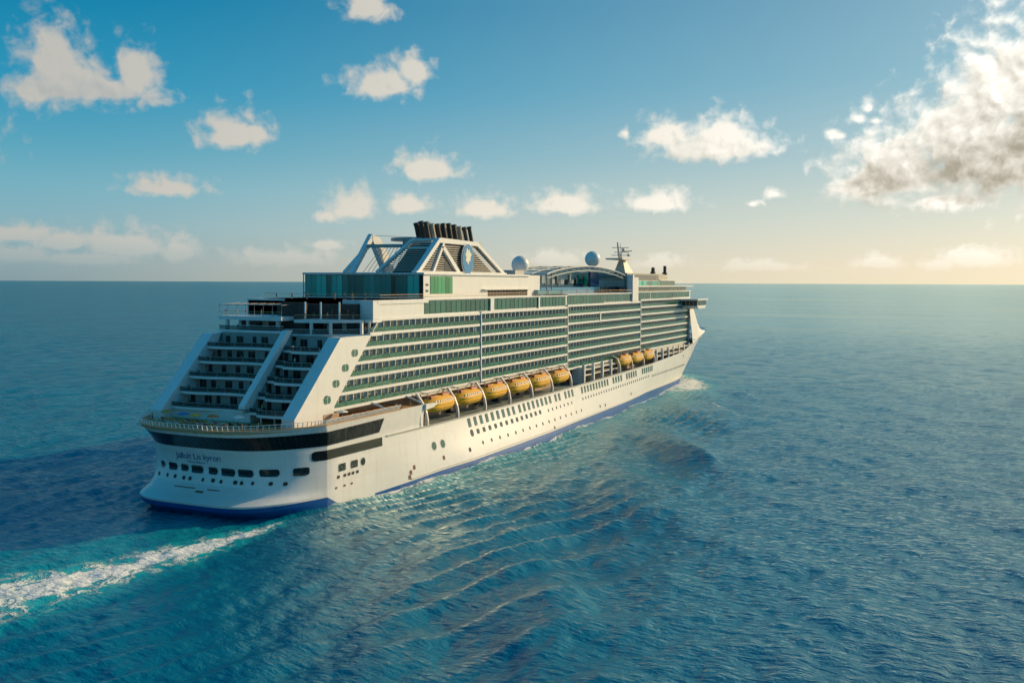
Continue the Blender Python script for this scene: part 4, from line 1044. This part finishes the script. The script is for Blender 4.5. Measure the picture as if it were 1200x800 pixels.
# foam and aerated water, laid along the ship's track
def ss(x, a, b): t = np.clip((x-a)/(b-a), 0, 1); return t*t*(3-2*t)
def tri(a, L): return samp(a, L, X, Y)
d_ = -Y
cx = 21.5-.125*(d_-14)-.00015*np.clip(d_-60, 0, None)**2; hwid = 3.2+.20*np.clip(d_-12, 0, 120)
core_w = np.clip(1-np.abs(X-cx)/hwid, 0, 1)*ss(d_, 6, 20)
wide_c = 4-.06*(d_-20); wide = np.clip(1-np.abs(X-wide_c)/(22+.1*d_), 0, 1)*ss(d_, 12, 26)*np.clip(1-d_/600, 0, 1)
hb_ = np.array([Wd(y, .0) for y in np.arange(-6, 356)]); hwd = np.interp(Y, np.arange(-6, 356), hb_, left=0, right=0)
gap = np.where((Y > -6) & (Y < 354), np.abs(X)-hwd, 60.)
hullf = np.exp(-np.clip(gap, 0, None)/1.7)*(gap > -3)*ss(Y, 2, 30)
bowf = np.exp(-((gap-5)/7)**2)*ss(Y, 255, 300)*(1-ss(Y, 350, 362)) + np.exp(-((np.abs(X)-30)/8)**2-((Y-286)/26)**2)*.9
bowf2 = np.exp(-((gap-16)/12)**2)*ss(Y, 190, 270)*(1-ss(Y, 300, 330))*.55
tip = np.exp(-((X-22)/6)**2-((Y-318)/14)**2)*.55
for cx_, cy_, ln, am in ((58, 275, 17, .8), (59, 219, 15, .85), (75, 114, 9, .45), (86, 58, 8, .40)):
    dx, dy = X-cx_, Y-cy_; s_ = dx*.47-dy*.88; t_ = dx*.88+dy*.47
    tip = tip + am*np.exp(-(t_/1.6)**2-(s_/ln)**2)
foam = np.clip(core_w*1.12 + wide*.36 + hullf*1.15 + bowf*.62 + bowf2*.55 + tip, 0, 1.3)
aer = np.clip(core_w*1.4 + wide*.42 + np.exp(-np.clip(gap, 0, None)/9)*ss(Y, -10, 40)*.5*(gap > -3) + bowf*.6 + bowf2*.4, 0, 1)
nr, na = X.shape
co = np.empty((nr*na, 3), np.float32); co[:, 0] = X2.ravel(); co[:, 1] = Y2.ravel(); co[:, 2] = Z.ravel()
idx = np.arange(nr*na).reshape(nr, na)
q = np.stack([idx[:-1, :-1], idx[1:, :-1], idx[1:, 1:], idx[:-1, 1:]], -1)[:, ::-1].reshape(-1, 4)[:, ::-1].astype(np.int32)
me = bpy.data.meshes.new('sea'); me.vertices.add(len(co)); me.vertices.foreach_set('co', co.ravel())
me.loops.add(q.size); me.loops.foreach_set('vertex_index', q.ravel()); me.polygons.add(len(q)); me.polygons.foreach_set('loop_start', np.arange(0, q.size, 4, dtype=np.int32))
me.polygons.foreach_set('use_smooth', np.ones(len(q), bool)); me.update(calc_edges=True)
if me.polygons[len(q)//2].normal.z < 0: me.flip_normals()
for nm, arr in (('foam', foam), ('aerated', aer)): at = me.attributes.new(nm, 'FLOAT', 'POINT'); at.data.foreach_set('value', arr.ravel().astype(np.float32))
m = bpy.data.materials.new('sea_water'); m.use_nodes = True; m.node_tree.nodes.clear(); n = NT(m.node_tree)
pos = n.n('ShaderNodeNewGeometry').outputs['Position']
fo = n.n('ShaderNodeAttribute', attribute_name='foam').outputs['Fac']; ae = n.n('ShaderNodeAttribute', attribute_name='aerated').outputs['Fac']
# lacy foam: ridged noise in drawn-out cells
pw = n.v('MULTIPLY_ADD', n.v('SUBTRACT', n.noise(pos, .10, 4, .6).outputs['Color'], (.5, .5, .5)), (9, 9, 0), pos)
ps_ = n.v('MULTIPLY', pw, (1., .55, 1.))
r1 = n.m('ABSOLUTE', n.m('SUBTRACT', n.noise(ps_, .24, 6, .62).outputs['Fac'], .5))
lace = n.m('SUBTRACT', 1., n.m('MULTIPLY', r1, 9., clamp=True))
blot = n.noise(ps_, .35, 6, .65).outputs['Fac']
cov = n.m('ADD', n.m('MULTIPLY', lace, .55), n.m('MULTIPLY', blot, .75))
fm = n.sstep(n.m('ADD', cov, n.m('MULTIPLY', fo, .92)), 1.20, 1.66)
fm = n.m('MULTIPLY', fm, n.sstep(fo, .02, .25))
deep = n.noise(pos, .012, 3, .5).outputs['Fac']
bc = n.ramp(deep, [(.3, (.0, .114, .205)), (.7, (.0, .146, .238))])
bc = n.mix(n.m('MULTIPLY', ae, n.m('ADD', .35, n.m('MULTIPLY', blot, 1.)), clamp=True), bc, (.012, .42, .44))
bc = n.mix(fm, bc, (.80, .80, .76))
rough = n.m('ADD', .10, n.m('MULTIPLY', fm, .6))
bp = n.v('MULTIPLY', pos, (1, 1, 0))
w1 = n.noise(n.v('MULTIPLY', bp, (.5, 1., 1)), .62, 3, .55).outputs['Fac']
w2 = n.noise(n.v('MULTIPLY', bp, (1., .7, 1)), 2.0, 4, .6).outputs['Fac']
w0 = n.noise(n.v('MULTIPLY', bp, (.8, 1., 1)), .13, 3, .55).outputs['Fac']
gust = n.noise(n.v('MULTIPLY', pos, (.25, 1., 1.)), .006, 4, .6).outputs['Fac']
w3 = n.noise(n.v('MULTIPLY', bp, (.55, 1., 1)), .045, 4, .6).outputs['Fac']
ruf = n.sstep(n.v('DOT_PRODUCT', n.v('NORMALIZE', n.v('SUBTRACT', pos, (150, -180, 0))), (.909, .418, 0.)), .40, -.42)   # open side ruffled by the wind, calmer water to starboard
far = n.m('MULTIPLY', n.sstep(n.v('LENGTH', n.v('SUBTRACT', pos, (60, 60, 0))), 150., 700.), n.m('ADD', .3, n.m('MULTIPLY', ruf, 2.8)))
hgt0 = n.m('MULTIPLY', w3, far)
calm = n.m('SUBTRACT', 1., n.m('MULTIPLY', n.m('MULTIPLY', n.m('SUBTRACT', 1., ruf), n.sstep(n.v('LENGTH', n.v('SUBTRACT', pos, (150, -180, 0))), 260., 1300.)), .62))
hgt = n.m('ADD', n.m('ADD', n.m('MULTIPLY', w0, .6), n.m('MULTIPLY', w1, .45)), n.m('ADD', n.m('MULTIPLY', w2, .14), n.m('MULTIPLY', fm, .25)))
bmp = n.n('ShaderNodeBump', {'Height': n.m('ADD', n.m('MULTIPLY', hgt, calm), hgt0), 'Strength': 1.0, 'Distance': 1.25})
# rough open water never mirrors fully at grazing angles: facets hide one another, so the mirror share levels off
fr = n.n('ShaderNodeFresnel', {'IOR': 1.46, 'Normal': bmp.outputs[0]}).outputs[0]
fr = n.m('MULTIPLY', fr, n.m('SUBTRACT', 1., n.m('MULTIPLY', fr, n.m('ADD', .20, n.m('MULTIPLY', ruf, .52)))))
fr = n.m('MULTIPLY', fr, n.m('SUBTRACT', 1., n.m('MULTIPLY', fm, .9)))
df = n.n('ShaderNodeBsdfDiffuse', {'Color': bc, 'Normal': bmp.outputs[0]})
gl = n.n('ShaderNodeBsdfGlossy', {'Color': (.80, 1, 1, 1), 'Roughness': n.n('ShaderNodeMapRange', {0: gust, 1: .35, 2: .65, 3: .06, 4: .15}).outputs[0], 'Normal': bmp.outputs[0]})
mx_ = n.n('ShaderNodeMixShader', {0: fr, 1: df.outputs[0], 2: gl.outputs[0]})
n.n('ShaderNodeOutputMaterial', {0: mx_.outputs[0]})
me.materials.append(m)
sea = link('sea', me); tag(sea, 'deep blue open sea with small waves and the wake of the ship', 'sea', kind='structure')
